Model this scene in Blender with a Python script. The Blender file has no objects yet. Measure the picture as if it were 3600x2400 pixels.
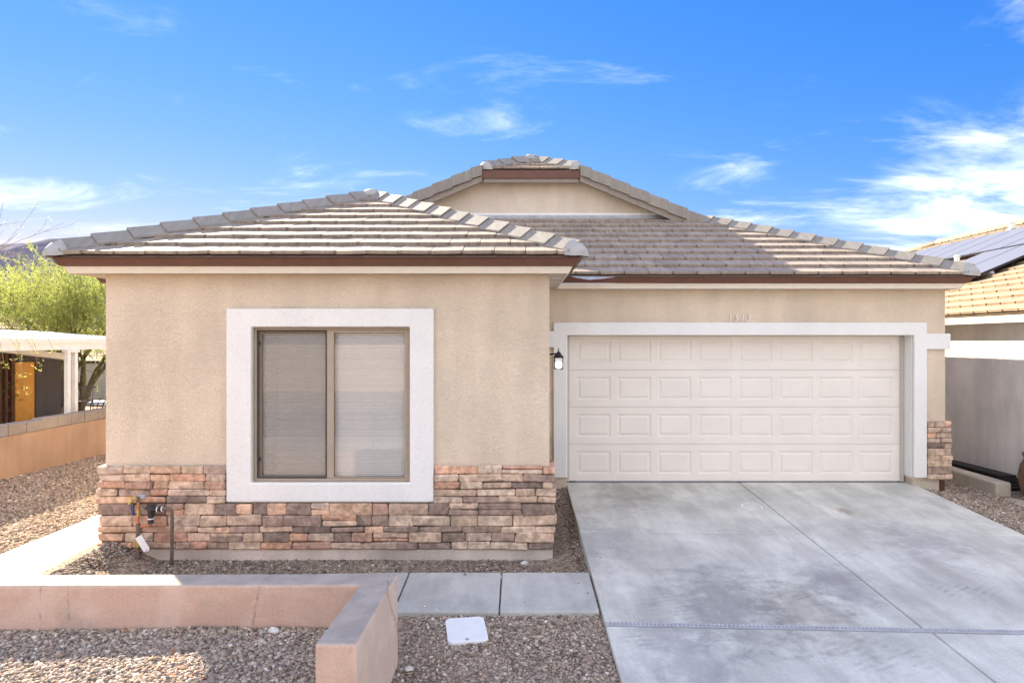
import bpy, bmesh, math, random
import numpy as np
from mathutils import Vector, noise

random.seed(7)
rng = np.random.default_rng(11)
C = bpy.context.scene.collection
sc = bpy.context.scene
# Heights below are written relative to the camera's eye; the garage floor lies 2.03 m under it.
EYE = 2.03
EXPOSURE = 2.15
CLOUD_FILL, CLOUD_LUM = 0.25, 2.7  # cloud amount and brightness, raised to fill-light the shaded facade

# ------------------------------------------------------------------ camera, world, sun, exposure
cam_d = bpy.data.cameras.new('camera')
cam = bpy.data.objects.new('camera', cam_d)
C.objects.link(cam)
cam.location = (0, 0, EYE)
cam.rotation_euler = (math.radians(90), 0, 0)
cam_d.sensor_width = 36
cam_d.lens = 24
cam_d.shift_x = -0.00595
cam_d.clip_end = 9000
sc.camera = cam

SUN_DIR = Vector((-0.78, 1.0, 0.70)).normalized()
SUN_EL = math.asin(SUN_DIR.z)
SUN_AZ = math.atan2(SUN_DIR.x, SUN_DIR.y)

world = bpy.data.worlds.new('World')
sc.world = world
world.use_nodes = True


def sky_world():
    nt = world.node_tree
    N, L = nt.nodes, nt.links
    N.clear()
    out = N.new('ShaderNodeOutputWorld')
    bg = N.new('ShaderNodeBackground')
    bg.inputs['Strength'].default_value = 0.15
    sky = N.new('ShaderNodeTexSky')
    sky.sky_type = 'NISHITA'
    sky.sun_disc = False
    sky.sun_elevation = SUN_EL
    sky.sun_rotation = SUN_AZ
    sky.air_density = 1.0
    sky.dust_density = 0.0
    sky.ozone_density = 1.0
    tc = N.new('ShaderNodeTexCoord')

    def math_(op, a, b=None, clamp=False):
        n = N.new('ShaderNodeMath')
        n.operation = op
        n.use_clamp = clamp
        for i, v in enumerate((a, b)):
            if v is None:
                continue
            if isinstance(v, (int, float)):
                n.inputs[i].default_value = v
            else:
                L.new(v, n.inputs[i])
        return n.outputs[0]

    sep = N.new('ShaderNodeSeparateXYZ')
    L.new(tc.outputs['Generated'], sep.inputs[0])
    zz = math_('ADD', math_('MAXIMUM', sep.outputs['Z'], 0.0), 0.16)
    px = math_('DIVIDE', sep.outputs['X'], zz)
    py = math_('DIVIDE', sep.outputs['Y'], zz)
    comb = N.new('ShaderNodeCombineXYZ')
    L.new(px, comb.inputs[0]); L.new(py, comb.inputs[1])
    mp = N.new('ShaderNodeMapping')
    mp.inputs['Rotation'].default_value = (0, 0, math.radians(20))
    mp.inputs['Scale'].default_value = (0.95, 1.6, 1)
    mp.inputs['Location'].default_value = (3.1, 1.7, 0)
    L.new(comb.outputs[0], mp.inputs[0])
    n1 = N.new('ShaderNodeTexNoise')
    n1.inputs['Scale'].default_value = 1.7
    n1.inputs['Detail'].default_value = 9
    n1.inputs['Roughness'].default_value = 0.62
    n1.inputs['Distortion'].default_value = 0.5
    L.new(mp.outputs[0], n1.inputs['Vector'])
    n2 = N.new('ShaderNodeTexNoise')
    n2.inputs['Scale'].default_value = 0.42
    n2.inputs['Detail'].default_value = 2
    L.new(mp.outputs[0], n2.inputs['Vector'])
    # bright cloud added out of view as fill for the shaded front; the view stays clear, and a bank
    # thickens again low in the east (right of the house)
    def around(v, c0, c1, amount):
        vm = N.new('ShaderNodeVectorMath'); vm.operation = 'DOT_PRODUCT'
        L.new(tc.outputs['Generated'], vm.inputs[0])
        vm.inputs[1].default_value = Vector(v).normalized()
        m = N.new('ShaderNodeMapRange')
        m.interpolation_type = 'SMOOTHSTEP'
        m.inputs['From Min'].default_value = c0
        m.inputs['From Max'].default_value = c1
        m.inputs['To Max'].default_value = amount
        L.new(vm.outputs['Value'], m.inputs[0])
        return m.outputs[0]
    bank = around((0.90, 0.93, 0.02), 0.91, 0.995, 0.18)
    gap = around((-0.12, 1.0, 0.30), 0.30, 0.78, 0.31)
    lowf = math_('MULTIPLY', math_('SUBTRACT', n2.outputs['Fac'], 0.5), 0.40)
    veil = N.new('ShaderNodeMapRange')
    veil.interpolation_type = 'SMOOTHSTEP'
    veil.inputs['From Min'].default_value = 0.02
    veil.inputs['From Max'].default_value = 0.30
    veil.inputs['To Min'].default_value = 0.15
    veil.inputs['To Max'].default_value = 0.0
    L.new(sep.outputs['Z'], veil.inputs[0])
    lowf = math_('ADD', lowf, veil.outputs[0])
    dens = math_('SUBTRACT', math_('ADD', math_('ADD', math_('ADD', n1.outputs['Fac'], lowf), bank), CLOUD_FILL), gap)
    cm = N.new('ShaderNodeMapRange')
    cm.interpolation_type = 'SMOOTHSTEP'
    cm.inputs['From Min'].default_value = 0.47
    cm.inputs['From Max'].default_value = 1.04
    cm.inputs['To Max'].default_value = 0.92
    L.new(dens, cm.inputs[0])
    # the deep blue of a clear desert sky: one response curve per channel, the same in every direction
    GAIN = 0.15 * 2 ** EXPOSURE
    sc_ = N.new('ShaderNodeSeparateColor')
    L.new(sky.outputs[0], sc_.inputs[0])
    cc_ = N.new('ShaderNodeCombineColor')
    for i, (ref, g_, to) in enumerate(((1.9, 1.85, 0.09), (3.1, 0.88, 0.352), (5.15, 0.25, 1.02))):
        L.new(math_('MULTIPLY', math_('POWER', math_('DIVIDE', sc_.outputs[i], ref), g_), to / GAIN), cc_.inputs[i])
    mix = N.new('ShaderNodeMix'); mix.data_type = 'RGBA'
    L.new(cm.outputs[0], mix.inputs[0])
    L.new(cc_.outputs[0], mix.inputs[6])
    mix.inputs[7].default_value = (CLOUD_LUM / GAIN, 0.99 * CLOUD_LUM / GAIN, 0.98 * CLOUD_LUM / GAIN, 1)
    L.new(mix.outputs[2], bg.inputs['Color'])
    L.new(bg.outputs[0], out.inputs[0])


sky_world()

sun_d = bpy.data.lights.new('sun', 'SUN')
sun_d.energy = 5.0
sun_d.angle = math.radians(0.53)
sun_d.color = (1.0, 0.87, 0.68)
sun = bpy.data.objects.new('sun', sun_d)
C.objects.link(sun)
sun.rotation_euler = (-SUN_DIR).to_track_quat('-Z', 'Y').to_euler()
sun.location = (-20, 25, 25)

sc.view_settings.view_transform = 'Standard'
sc.view_settings.look = 'None'
sc.view_settings.gamma = 1
sc.view_settings.exposure = EXPOSURE
sc.view_settings.use_curve_mapping = False
sc.cycles.max_bounces = 6
sc.cycles.diffuse_bounces = 4
sc.cycles.glossy_bounces = 3
sc.cycles.transparent_max_bounces = 8
sc.cycles.use_denoising = True

# ------------------------------------------------------------------ materials


class NT:
    """small node-graph writer for one material"""

    def __init__(self, name, rough=0.8, spec=0.3):
        self.m = bpy.data.materials.new(name)
        self.m.use_nodes = True
        self.N, self.L = self.m.node_tree.nodes, self.m.node_tree.links
        self.b = self.N['Principled BSDF']
        self.b.inputs['Roughness'].default_value = rough
        self.b.inputs['Specular IOR Level'].default_value = spec
        self.pos = self.N.new('ShaderNodeNewGeometry').outputs['Position']

    def link(self, a, sock):
        if isinstance(a, (int, float)):
            sock.default_value = a
        elif isinstance(a, tuple):
            sock.default_value = a if len(a) == 4 or sock.type == 'VECTOR' else (*a, 1)
        else:
            self.L.new(a, sock)

    def mapping(self, scale=(1, 1, 1), rot=(0, 0, 0), vec=None):
        n = self.N.new('ShaderNodeMapping')
        n.inputs['Scale'].default_value = scale
        n.inputs['Rotation'].default_value = rot
        self.L.new(vec or self.pos, n.inputs[0])
        return n.outputs[0]

    def noise(self, scale, detail=4, rough=0.55, vec=None, dist=0.0):
        n = self.N.new('ShaderNodeTexNoise')
        n.inputs['Scale'].default_value = scale
        n.inputs['Detail'].default_value = detail
        n.inputs['Roughness'].default_value = rough
        n.inputs['Distortion'].default_value = dist
        self.L.new(vec or self.pos, n.inputs['Vector'])
        return n.outputs['Fac']

    def voronoi(self, scale, feature='F1', vec=None, out='Distance', rnd=1.0):
        n = self.N.new('ShaderNodeTexVoronoi')
        n.feature = feature
        n.inputs['Scale'].default_value = scale
        n.inputs['Randomness'].default_value = rnd
        self.L.new(vec or self.pos, n.inputs['Vector'])
        return n.outputs[out]

    def ramp(self, fac, lo, hi, a=0.0, b=1.0, smooth=True):
        n = self.N.new('ShaderNodeMapRange')
        n.interpolation_type = 'SMOOTHSTEP' if smooth else 'LINEAR'
        n.inputs['From Min'].default_value = lo
        n.inputs['From Max'].default_value = hi
        n.inputs['To Min'].default_value = a
        n.inputs['To Max'].default_value = b
        self.L.new(fac, n.inputs[0])
        return n.outputs[0]

    def math(self, op, a, b=0.0):
        n = self.N.new('ShaderNodeMath')
        n.operation = op
        self.link(a, n.inputs[0]); self.link(b, n.inputs[1])
        return n.outputs[0]

    def mix(self, fac, a, b, mode='MIX'):
        n = self.N.new('ShaderNodeMix')
        n.data_type = 'RGBA'
        n.blend_type = mode
        self.link(fac, n.inputs[0]); self.link(a, n.inputs[6]); self.link(b, n.inputs[7])
        return n.outputs[2]

    def color(self, c):
        self.link(c, self.b.inputs['Base Color'])

    def bump(self, h, strength=0.3, dist=0.01):
        n = self.N.new('ShaderNodeBump')
        n.inputs['Strength'].default_value = strength
        n.inputs['Distance'].default_value = dist
        self.L.new(h, n.inputs['Height'])
        self.L.new(n.outputs[0], self.b.inputs['Normal'])

    def rand(self, lo, hi):
        n = self.N.new('ShaderNodeObjectInfo')
        return self.ramp(n.outputs['Random'], 0, 1, lo, hi, False)

    def scale(self, col, fac):
        """colour times a scalar socket"""
        n = self.N.new('ShaderNodeVectorMath')
        n.operation = 'SCALE'
        self.link(col, n.inputs[0]) if not isinstance(col, tuple) else setattr(n.inputs[0], 'default_value', col[:3])
        self.link(fac, n.inputs['Scale'])
        return n.outputs[0]


def plain(name, col, rough=0.6, metal=0.0, spec=0.3, var=0.08, nscale=12):
    t = NT(name, rough, spec)
    t.b.inputs['Metallic'].default_value = metal
    f = t.ramp(t.noise(nscale), 0.3, 0.7, 1 - var, 1 + var)
    t.color(t.scale(col, f))
    return t.m


def stucco(name, col, dirt=0.12, bump=0.8):
    t = NT(name, 0.92, 0.15)
    big = t.ramp(t.noise(0.9, 4), 0.3, 0.7, 1 - dirt * 0.6, 1 + dirt * 0.5)
    streak = t.ramp(t.noise(1.0, 5, vec=t.mapping((3.2, 3.2, 0.6))), 0.35, 0.7, 1 + dirt * 0.3, 1 - dirt * 0.45)
    fine = t.ramp(t.noise(55, 3), 0.3, 0.7, 0.96, 1.035)
    t.color(t.scale(col, t.math('MULTIPLY', t.math('MULTIPLY', big, streak), fine)))
    ridges = t.ramp(t.noise(38, 3, 0.6, vec=t.mapping((1, 1, 1.5)), dist=1.2), 0.42, 0.6)
    speck = t.ramp(t.noise(30, 4, 0.7, vec=t.mapping((1, 1, 1.3)), dist=1.5), 0.30, 0.46, 0.86, 1.0)
    t.color(t.scale(col, t.math('MULTIPLY', t.math('MULTIPLY', t.math('MULTIPLY', big, streak), fine), speck)))
    h = t.math('ADD', t.math('MULTIPLY', ridges, 0.7), t.math('MULTIPLY', t.noise(140, 3), 0.4))
    t.bump(h, bump, 0.006)
    return t.m


M = {}
M['stucco'] = stucco('wall_stucco', (0.68, 0.575, 0.45), 0.14)
M['gable'] = stucco('gable_stucco', (0.68, 0.595, 0.485), 0.14)
M['neigh_stucco'] = stucco('neighbour_stucco', (0.80, 0.77, 0.72), 0.2)
M['orange_stucco'] = stucco('orange_stucco', (0.51, 0.345, 0.235), 0.2)
M['sand_stucco'] = stucco('sand_stucco', (0.55, 0.49, 0.40), 0.2)
M['footing'] = stucco('footing_plaster', (0.66, 0.57, 0.49), 0.3)
M['opposite'] = stucco('opposite_stucco', (0.62, 0.47, 0.36), 0.1)
M['white'] = stucco('white_trim', (0.745, 0.745, 0.725), 0.05, 0.22)
M['band'] = plain('cream_band', (0.72, 0.66, 0.56), 0.75, var=0.03)
M['brown'] = plain('brown_fascia', (0.135, 0.065, 0.047), 0.55, var=0.08, nscale=5)
M['dark_brown'] = plain('dark_groove', (0.03, 0.02, 0.018), 0.7)
M['soffit'] = plain('soffit_board', (0.50, 0.44, 0.37), 0.8, var=0.04)
M['bargeboard'] = plain('grey_board', (0.27, 0.235, 0.20), 0.85, var=0.08)
M['door'] = plain('door_paint', (0.75, 0.705, 0.645), 0.5, var=0.03, nscale=1.8)
M['frame'] = plain('tan_frame', (0.36, 0.295, 0.23), 0.5, var=0.03)
M['slat'] = plain('blind_slat', (0.92, 0.915, 0.90), 0.45, var=0.02)
M['dark'] = plain('dark_room', (0.07, 0.065, 0.06), 0.9)
M['black'] = plain('black_iron', (0.015, 0.015, 0.017), 0.45, spec=0.4)
M['room'] = plain('room_paint', (0.16, 0.15, 0.14), 0.9)
M['rubber'] = plain('black_plastic', (0.03, 0.03, 0.028), 0.5, spec=0.4)
M['paper'] = plain('white_paper', (0.75, 0.77, 0.78), 0.6, var=0.03)
M['copper'] = plain('copper_pipe', (0.50, 0.20, 0.09), 0.45, 0.35)
M['brass'] = plain('brass', (0.55, 0.38, 0.10), 0.4, 0.7)
M['old_pipe'] = plain('weathered_pipe', (0.14, 0.11, 0.09), 0.65, var=0.3, nscale=40)
M['blue'] = plain('blue_handle', (0.02, 0.06, 0.30), 0.4)
M['yellow'] = plain('yellow_handle', (0.60, 0.42, 0.04), 0.4)
M['white_wood'] = plain('white_paint', (0.80, 0.79, 0.76), 0.6, var=0.05, nscale=6)
M['grey_wall'] = stucco('grey_shed', (0.105, 0.10, 0.105), 0.2)
M['orange_door'] = plain('ochre_door', (0.58, 0.29, 0.05), 0.55, var=0.08, nscale=7)
M['rust_wood'] = plain('rust_wood', (0.10, 0.048, 0.032), 0.8, var=0.25, nscale=14)
M['red_roof'] = plain('red_brown_roof', (0.20, 0.09, 0.07), 0.8, var=0.2)
M['clay'] = plain('clay_pot', (0.16, 0.095, 0.065), 0.7, var=0.2)
M['dark_board'] = plain('dark_board', (0.035, 0.033, 0.03), 0.85, var=0.3, nscale=20)
M['bark'] = plain('green_bark', (0.13, 0.115, 0.05), 0.85, var=0.3, nscale=9)
M['dry_twig'] = plain('dry_twig', (0.30, 0.23, 0.13), 0.8, var=0.2)
M['patio'] = plain('brick_patio', (0.40, 0.20, 0.12), 0.9, var=0.25, nscale=8)
M['starter'] = plain('mortar_cap', (0.36, 0.36, 0.35), 0.8, var=0.06)
M['bedding'] = plain('mortar_bedding', (0.16, 0.15, 0.14), 0.95, var=0.2)
M['metal'] = plain('grey_metal', (0.32, 0.33, 0.36), 0.45, 0.5, var=0.1)
M['drain'] = plain('drain_plastic', (0.42, 0.43, 0.46), 0.6, var=0.1)
M['asphalt'] = plain('asphalt', (0.055, 0.055, 0.055), 0.9, var=0.25, nscale=60)
M['number'] = plain('number_paint', (0.80, 0.75, 0.69), 0.5, var=0.02)
M['rock'] = plain('grey_rock', (0.36, 0.34, 0.33), 0.9, var=0.3, nscale=25)
M['pale_rock'] = plain('pale_rock', (0.62, 0.60, 0.57), 0.9, var=0.15, nscale=25)


def tile_material(name, col, dark, var=0.12):
    t = NT(name, 0.75, 0.3)
    r = t.rand(1 - var, 1 + var)
    streak = t.ramp(t.noise(1.0, 4, 0.6, vec=t.mapping((22, 3, 3))), 0.35, 0.68)
    c = t.mix(streak, dark, col)
    fine = t.ramp(t.noise(70, 3), 0.3, 0.7, 0.9, 1.08)
    t.color(t.scale(c, t.math('MULTIPLY', r, fine)))
    t.bump(t.noise(90, 3, vec=t.mapping((1, 0.25, 0.25))), 0.25, 0.004)
    return t.m


M['tile'] = tile_material('roof_tile', (0.36, 0.30, 0.242), (0.27, 0.226, 0.187))
M['cap'] = tile_material('cap_tile', (0.275, 0.255, 0.225), (0.23, 0.213, 0.19), 0.06)
M['neigh_tile'] = tile_material('neighbour_tile', (0.32, 0.245, 0.165), (0.24, 0.18, 0.12), 0.07)


def concrete(name, col, stain=True):
    t = NT(name, 0.85, 0.25)
    blot = t.ramp(t.noise(1.1, 6, 0.62, dist=0.4), 0.32, 0.68, 0.80, 1.10)
    streak = t.ramp(t.noise(1.3, 6, 0.65, vec=t.mapping((2.6, 0.55, 1), (0, 0, math.radians(24))), dist=0.3), 0.36, 0.66, 0.84, 1.05)
    fine = t.ramp(t.noise(45, 4, 0.7), 0.3, 0.7, 0.93, 1.05)
    f = t.math('MULTIPLY', t.math('MULTIPLY', blot, streak), fine)
    dark = t.ramp(t.noise(0.8, 5, 0.6, vec=t.mapping((1.6, 0.8, 1), (0, 0, math.radians(-18)))), 0.60, 0.76)
    c = t.scale(col, f)
    if stain:
        c = t.mix(t.math('MULTIPLY', dark, 0.36), c, (0.19, 0.19, 0.205))
        for (x, y, r, cc, a) in ((4.05, 8.45, 0.13, (0.26, 0.19, 0.11), 0.6), (2.35, 5.62, 0.55, (0.20, 0.17, 0.13), 0.5),
                                 (1.5, 9.2, 0.6, (0.27, 0.245, 0.21), 0.5), (1.75, 5.75, 0.7, (0.21, 0.21, 0.21), 0.6),
                                 (2.9, 6.2, 0.45, (0.22, 0.215, 0.235), 0.55), (0.85, 7.3, 0.6, (0.24, 0.24, 0.25), 0.45),
                                 (4.3, 7.3, 0.6, (0.26, 0.26, 0.27), 0.5), (1.2, 4.9, 0.5, (0.25, 0.25, 0.27), 0.5)):
            vm = t.N.new('ShaderNodeVectorMath'); vm.operation = 'DISTANCE'
            t.L.new(t.mapping((1, 0.55, 0)), vm.inputs[0])
            vm.inputs[1].default_value = (x, y * 0.55, 0)
            d = t.math('ADD', vm.outputs['Value'], t.math('MULTIPLY', t.math('SUBTRACT', t.noise(5, 5, 0.7), 0.5), r * 2.2))
            c = t.mix(t.ramp(d, r * 0.1, r * 0.9, a, 0), c, cc)
        # faint tyre prints: rows of tread blocks where a wheel has turned
        for (x, y, r, rot, a) in ((2.46, 5.98, 0.34, 60, 0.5), (1.35, 5.72, 0.5, 75, 0.38), (3.95, 6.02, 0.4, 55, 0.45), (2.62, 4.9, 0.55, 62, 0.32), (3.3, 7.0, 0.3, 58, 0.3), (0.95, 5.1, 0.3, 80, 0.35)):
            vm = t.N.new('ShaderNodeVectorMath'); vm.operation = 'DISTANCE'
            mp = t.mapping((1, 1, 0), (0, 0, 0))
            t.L.new(t.mapping((1, 1.5, 0)), vm.inputs[0])
            vm.inputs[1].default_value = (x, y * 1.5, 0)
            w = t.N.new('ShaderNodeTexWave')
            w.inputs['Scale'].default_value = 4.6
            w.inputs['Distortion'].default_value = 2.2
            w.inputs['Detail'].default_value = 3
            w.inputs['Detail Scale'].default_value = 2.5
            t.L.new(t.mapping((1, 1, 1), (0, 0, math.radians(rot))), w.inputs['Vector'])
            m = t.math('MULTIPLY', t.ramp(vm.outputs['Value'], r * 0.35, r, 1, 0), t.ramp(w.outputs['Fac'], 0.5, 0.72))
            m = t.math('MULTIPLY', m, t.ramp(t.noise(9, 3), 0.42, 0.6, 0, a))
            c = t.mix(m, c, (0.245, 0.24, 0.25))
    t.color(c)
    t.bump(t.math('ADD', t.noise(120, 3), t.math('MULTIPLY', t.noise(14, 3), 0.8)), 0.2, 0.004)
    return t.m


M['concrete'] = concrete('driveway_concrete', (0.595, 0.595, 0.54))
M['walk'] = concrete('walk_concrete', (0.47, 0.47, 0.44), False)
M['side_walk'] = concrete('side_walk_concrete', (0.40, 0.385, 0.35), False)
M['block'] = concrete('grey_block', (0.36, 0.31, 0.265), False)


def planter_material():
    t = NT('planter_plaster', 0.93, 0.15)
    n = t.noise(2.2, 6, 0.62, dist=0.6)
    c = t.mix(t.ramp(n, 0.35, 0.68), (0.50, 0.335, 0.26), (0.58, 0.425, 0.345))
    g = t.ramp(t.noise(3.1, 6, 0.66), 0.57, 0.72)
    c = t.mix(t.math('MULTIPLY', g, 0.5), c, (0.36, 0.30, 0.26))
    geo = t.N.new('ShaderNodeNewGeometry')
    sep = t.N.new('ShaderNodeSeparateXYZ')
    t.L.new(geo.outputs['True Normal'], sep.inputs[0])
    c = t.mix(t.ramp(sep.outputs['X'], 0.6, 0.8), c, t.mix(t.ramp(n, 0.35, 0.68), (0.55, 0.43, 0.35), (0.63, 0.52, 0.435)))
    top = t.ramp(sep.outputs['Z'], 0.6, 0.8)          # the worn, dusty cap is bare cement
    cap = t.mix(t.ramp(t.noise(5, 5), 0.35, 0.65), (0.35, 0.305, 0.26), (0.43, 0.375, 0.32))
    c = t.mix(top, c, cap)
    # hairline cracks
    v = t.voronoi(0.8, 'DISTANCE_TO_EDGE', vec=t.mapping((1, 0.6, 0.16)))
    crack = t.ramp(t.math('ADD', v, t.math('MULTIPLY', t.noise(16, 5, 0.7), 0.03)), 0.0155, 0.0185, 0.35, 0)
    c = t.mix(crack, c, (0.12, 0.085, 0.07))
    c = t.scale(c, t.ramp(t.noise(60, 3), 0.3, 0.7, 0.94, 1.05))
    t.color(c)
    t.bump(t.math('ADD', t.noise(70, 4), t.math('MULTIPLY', t.noise(9, 4), 1.2)), 0.35, 0.006)
    return t.m


M['planter'] = planter_material()


def stone_material():
    t = NT('ledge_stone', 0.88, 0.2)
    oi = t.N.new('ShaderNodeObjectInfo')
    n = t.ramp(t.noise(14, 5, 0.6, dist=0.5), 0.3, 0.72, 0.62, 1.25)
    n2 = t.ramp(t.noise(5, 3), 0.35, 0.65, 0.88, 1.12)
    c = t.scale(oi.outputs['Color'], t.math('MULTIPLY', n, n2))
    t.color(c)
    t.bump(t.math('ADD', t.noise(45, 5, 0.65), t.math('MULTIPLY', t.noise(16, 3), 1.5)), 0.55, 0.012)
    return t.m


M['stone'] = stone_material()
M['mortar'] = plain('dark_joint', (0.13, 0.10, 0.08), 0.95)


def gravel_material(name, k=1.0):
    t = NT(name, 0.9, 0.2)
    at = t.N.new('ShaderNodeAttribute')
    at.attribute_name = 'pebble_color'
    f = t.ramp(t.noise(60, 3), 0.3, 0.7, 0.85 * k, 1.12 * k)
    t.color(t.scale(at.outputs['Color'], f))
    return t.m


M['pebble'] = gravel_material('gravel_pebble')


def ground_material():
    t = NT('gravel_ground', 0.95, 0.1)
    v = t.voronoi(42, out='Color')
    sepc = t.N.new('ShaderNodeSeparateColor')
    t.L.new(v, sepc.inputs[0])
    c = t.mix(sepc.outputs[0], (0.14, 0.105, 0.078), (0.40, 0.315, 0.235))
    big = t.ramp(t.noise(0.5, 4), 0.3, 0.7, 0.85, 1.12)
    t.color(t.scale(c, big))
    t.bump(t.voronoi(42), 0.8, 0.02)
    return t.m


M['ground'] = ground_material()


def hill_material():
    t = NT('desert_hill', 1.0, 0.0)
    c = t.mix(t.ramp(t.noise(0.02, 8, 0.7), 0.35, 0.65), (0.15, 0.145, 0.185), (0.22, 0.205, 0.24))  # grey-violet tones put the distance haze into the hill colour
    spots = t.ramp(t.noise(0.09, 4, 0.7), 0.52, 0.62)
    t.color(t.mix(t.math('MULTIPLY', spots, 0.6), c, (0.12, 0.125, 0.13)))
    return t.m


M['hill'] = hill_material()


def leaf_material(name, col, trans, tfac=0.5):
    t = NT(name, 0.7, 0.2)
    at = t.N.new('ShaderNodeAttribute')
    at.attribute_name = 'leaf_shade'
    f = t.ramp(at.outputs['Fac'], 0, 1, 0.55, 1.3, False)
    t.color(t.scale(col, f))
    tr = t.N.new('ShaderNodeBsdfTranslucent')
    t.L.new(t.scale(trans, f), tr.inputs[0])
    mx = t.N.new('ShaderNodeMixShader')
    mx.inputs[0].default_value = tfac
    t.L.new(t.b.outputs[0], mx.inputs[1]); t.L.new(tr.outputs[0], mx.inputs[2])
    t.L.new(mx.outputs[0], t.N['Material Output'].inputs[0])
    return t.m


M['leaf'] = leaf_material('palo_verde_leaf', (0.26, 0.29, 0.09), (0.40, 0.44, 0.12), 0.5)
M['leaf_dry'] = leaf_material('pale_leaf', (0.34, 0.33, 0.11), (0.40, 0.38, 0.10))
M['litter'] = leaf_material('leaf_litter', (0.42, 0.20, 0.11), (0.3, 0.12, 0.05), 0.25)
M['leaf_dark'] = leaf_material('shrub_leaf', (0.10, 0.16, 0.04), (0.12, 0.18, 0.03))


def glass_material(name, tint=(1, 1, 1), extra=0.0):
    m = bpy.data.materials.new(name)
    m.use_nodes = True
    N, L = m.node_tree.nodes, m.node_tree.links
    N.clear()
    o = N.new('ShaderNodeOutputMaterial')
    fr = N.new('ShaderNodeFresnel'); fr.inputs[0].default_value = 1.55
    ad = N.new('ShaderNodeMath'); ad.operation = 'MULTIPLY_ADD'
    ad.inputs[1].default_value = 0.95; ad.inputs[2].default_value = extra
    L.new(fr.outputs[0], ad.inputs[0])
    gl = N.new('ShaderNodeBsdfGlossy'); gl.inputs['Roughness'].default_value = 0.015
    tr = N.new('ShaderNodeBsdfTransparent'); tr.inputs[0].default_value = (*tint, 1)
    mx = N.new('ShaderNodeMixShader')
    L.new(ad.outputs[0], mx.inputs[0]); L.new(tr.outputs[0], mx.inputs[1]); L.new(gl.outputs[0], mx.inputs[2])
    L.new(mx.outputs[0], o.inputs[0])
    return m


M['glass'] = glass_material('window_glass', (0.99, 0.99, 0.99), 0.015)


def screen_material():
    m = bpy.data.materials.new('insect_screen')
    m.use_nodes = True
    N, L = m.node_tree.nodes, m.node_tree.links
    N.clear()
    o = N.new('ShaderNodeOutputMaterial')
    d = N.new('ShaderNodeBsdfDiffuse'); d.inputs[0].default_value = (0.10, 0.075, 0.055, 1)
    tr = N.new('ShaderNodeBsdfTransparent')
    mx = N.new('ShaderNodeMixShader'); mx.inputs[0].default_value = 0.25
    L.new(tr.outputs[0], mx.inputs[1]); L.new(d.outputs[0], mx.inputs[2]); L.new(mx.outputs[0], o.inputs[0])
    return m


M['screen'] = screen_material()


def solar_material():
    t = NT('solar_cell', 0.45, 0.5)
    t.color((0.145, 0.15, 0.165))
    t.b.inputs['Coat Weight'].default_value = 0.6
    t.b.inputs['Coat Roughness'].default_value = 0.4
    return t.m


M['solar'] = solar_material()


def bulb_material():
    m = bpy.data.materials.new('lit_bulb')
    m.use_nodes = True
    b = m.node_tree.nodes['Principled BSDF']
    b.inputs['Base Color'].default_value = (0.9, 0.9, 0.88, 1)
    b.inputs['Emission Color'].default_value = (1, 0.96, 0.9, 1)
    b.inputs['Emission Strength'].default_value = 1.6
    return m


M['bulb'] = bulb_material()

# ------------------------------------------------------------------ mesh helpers
WLOC = {}


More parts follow.
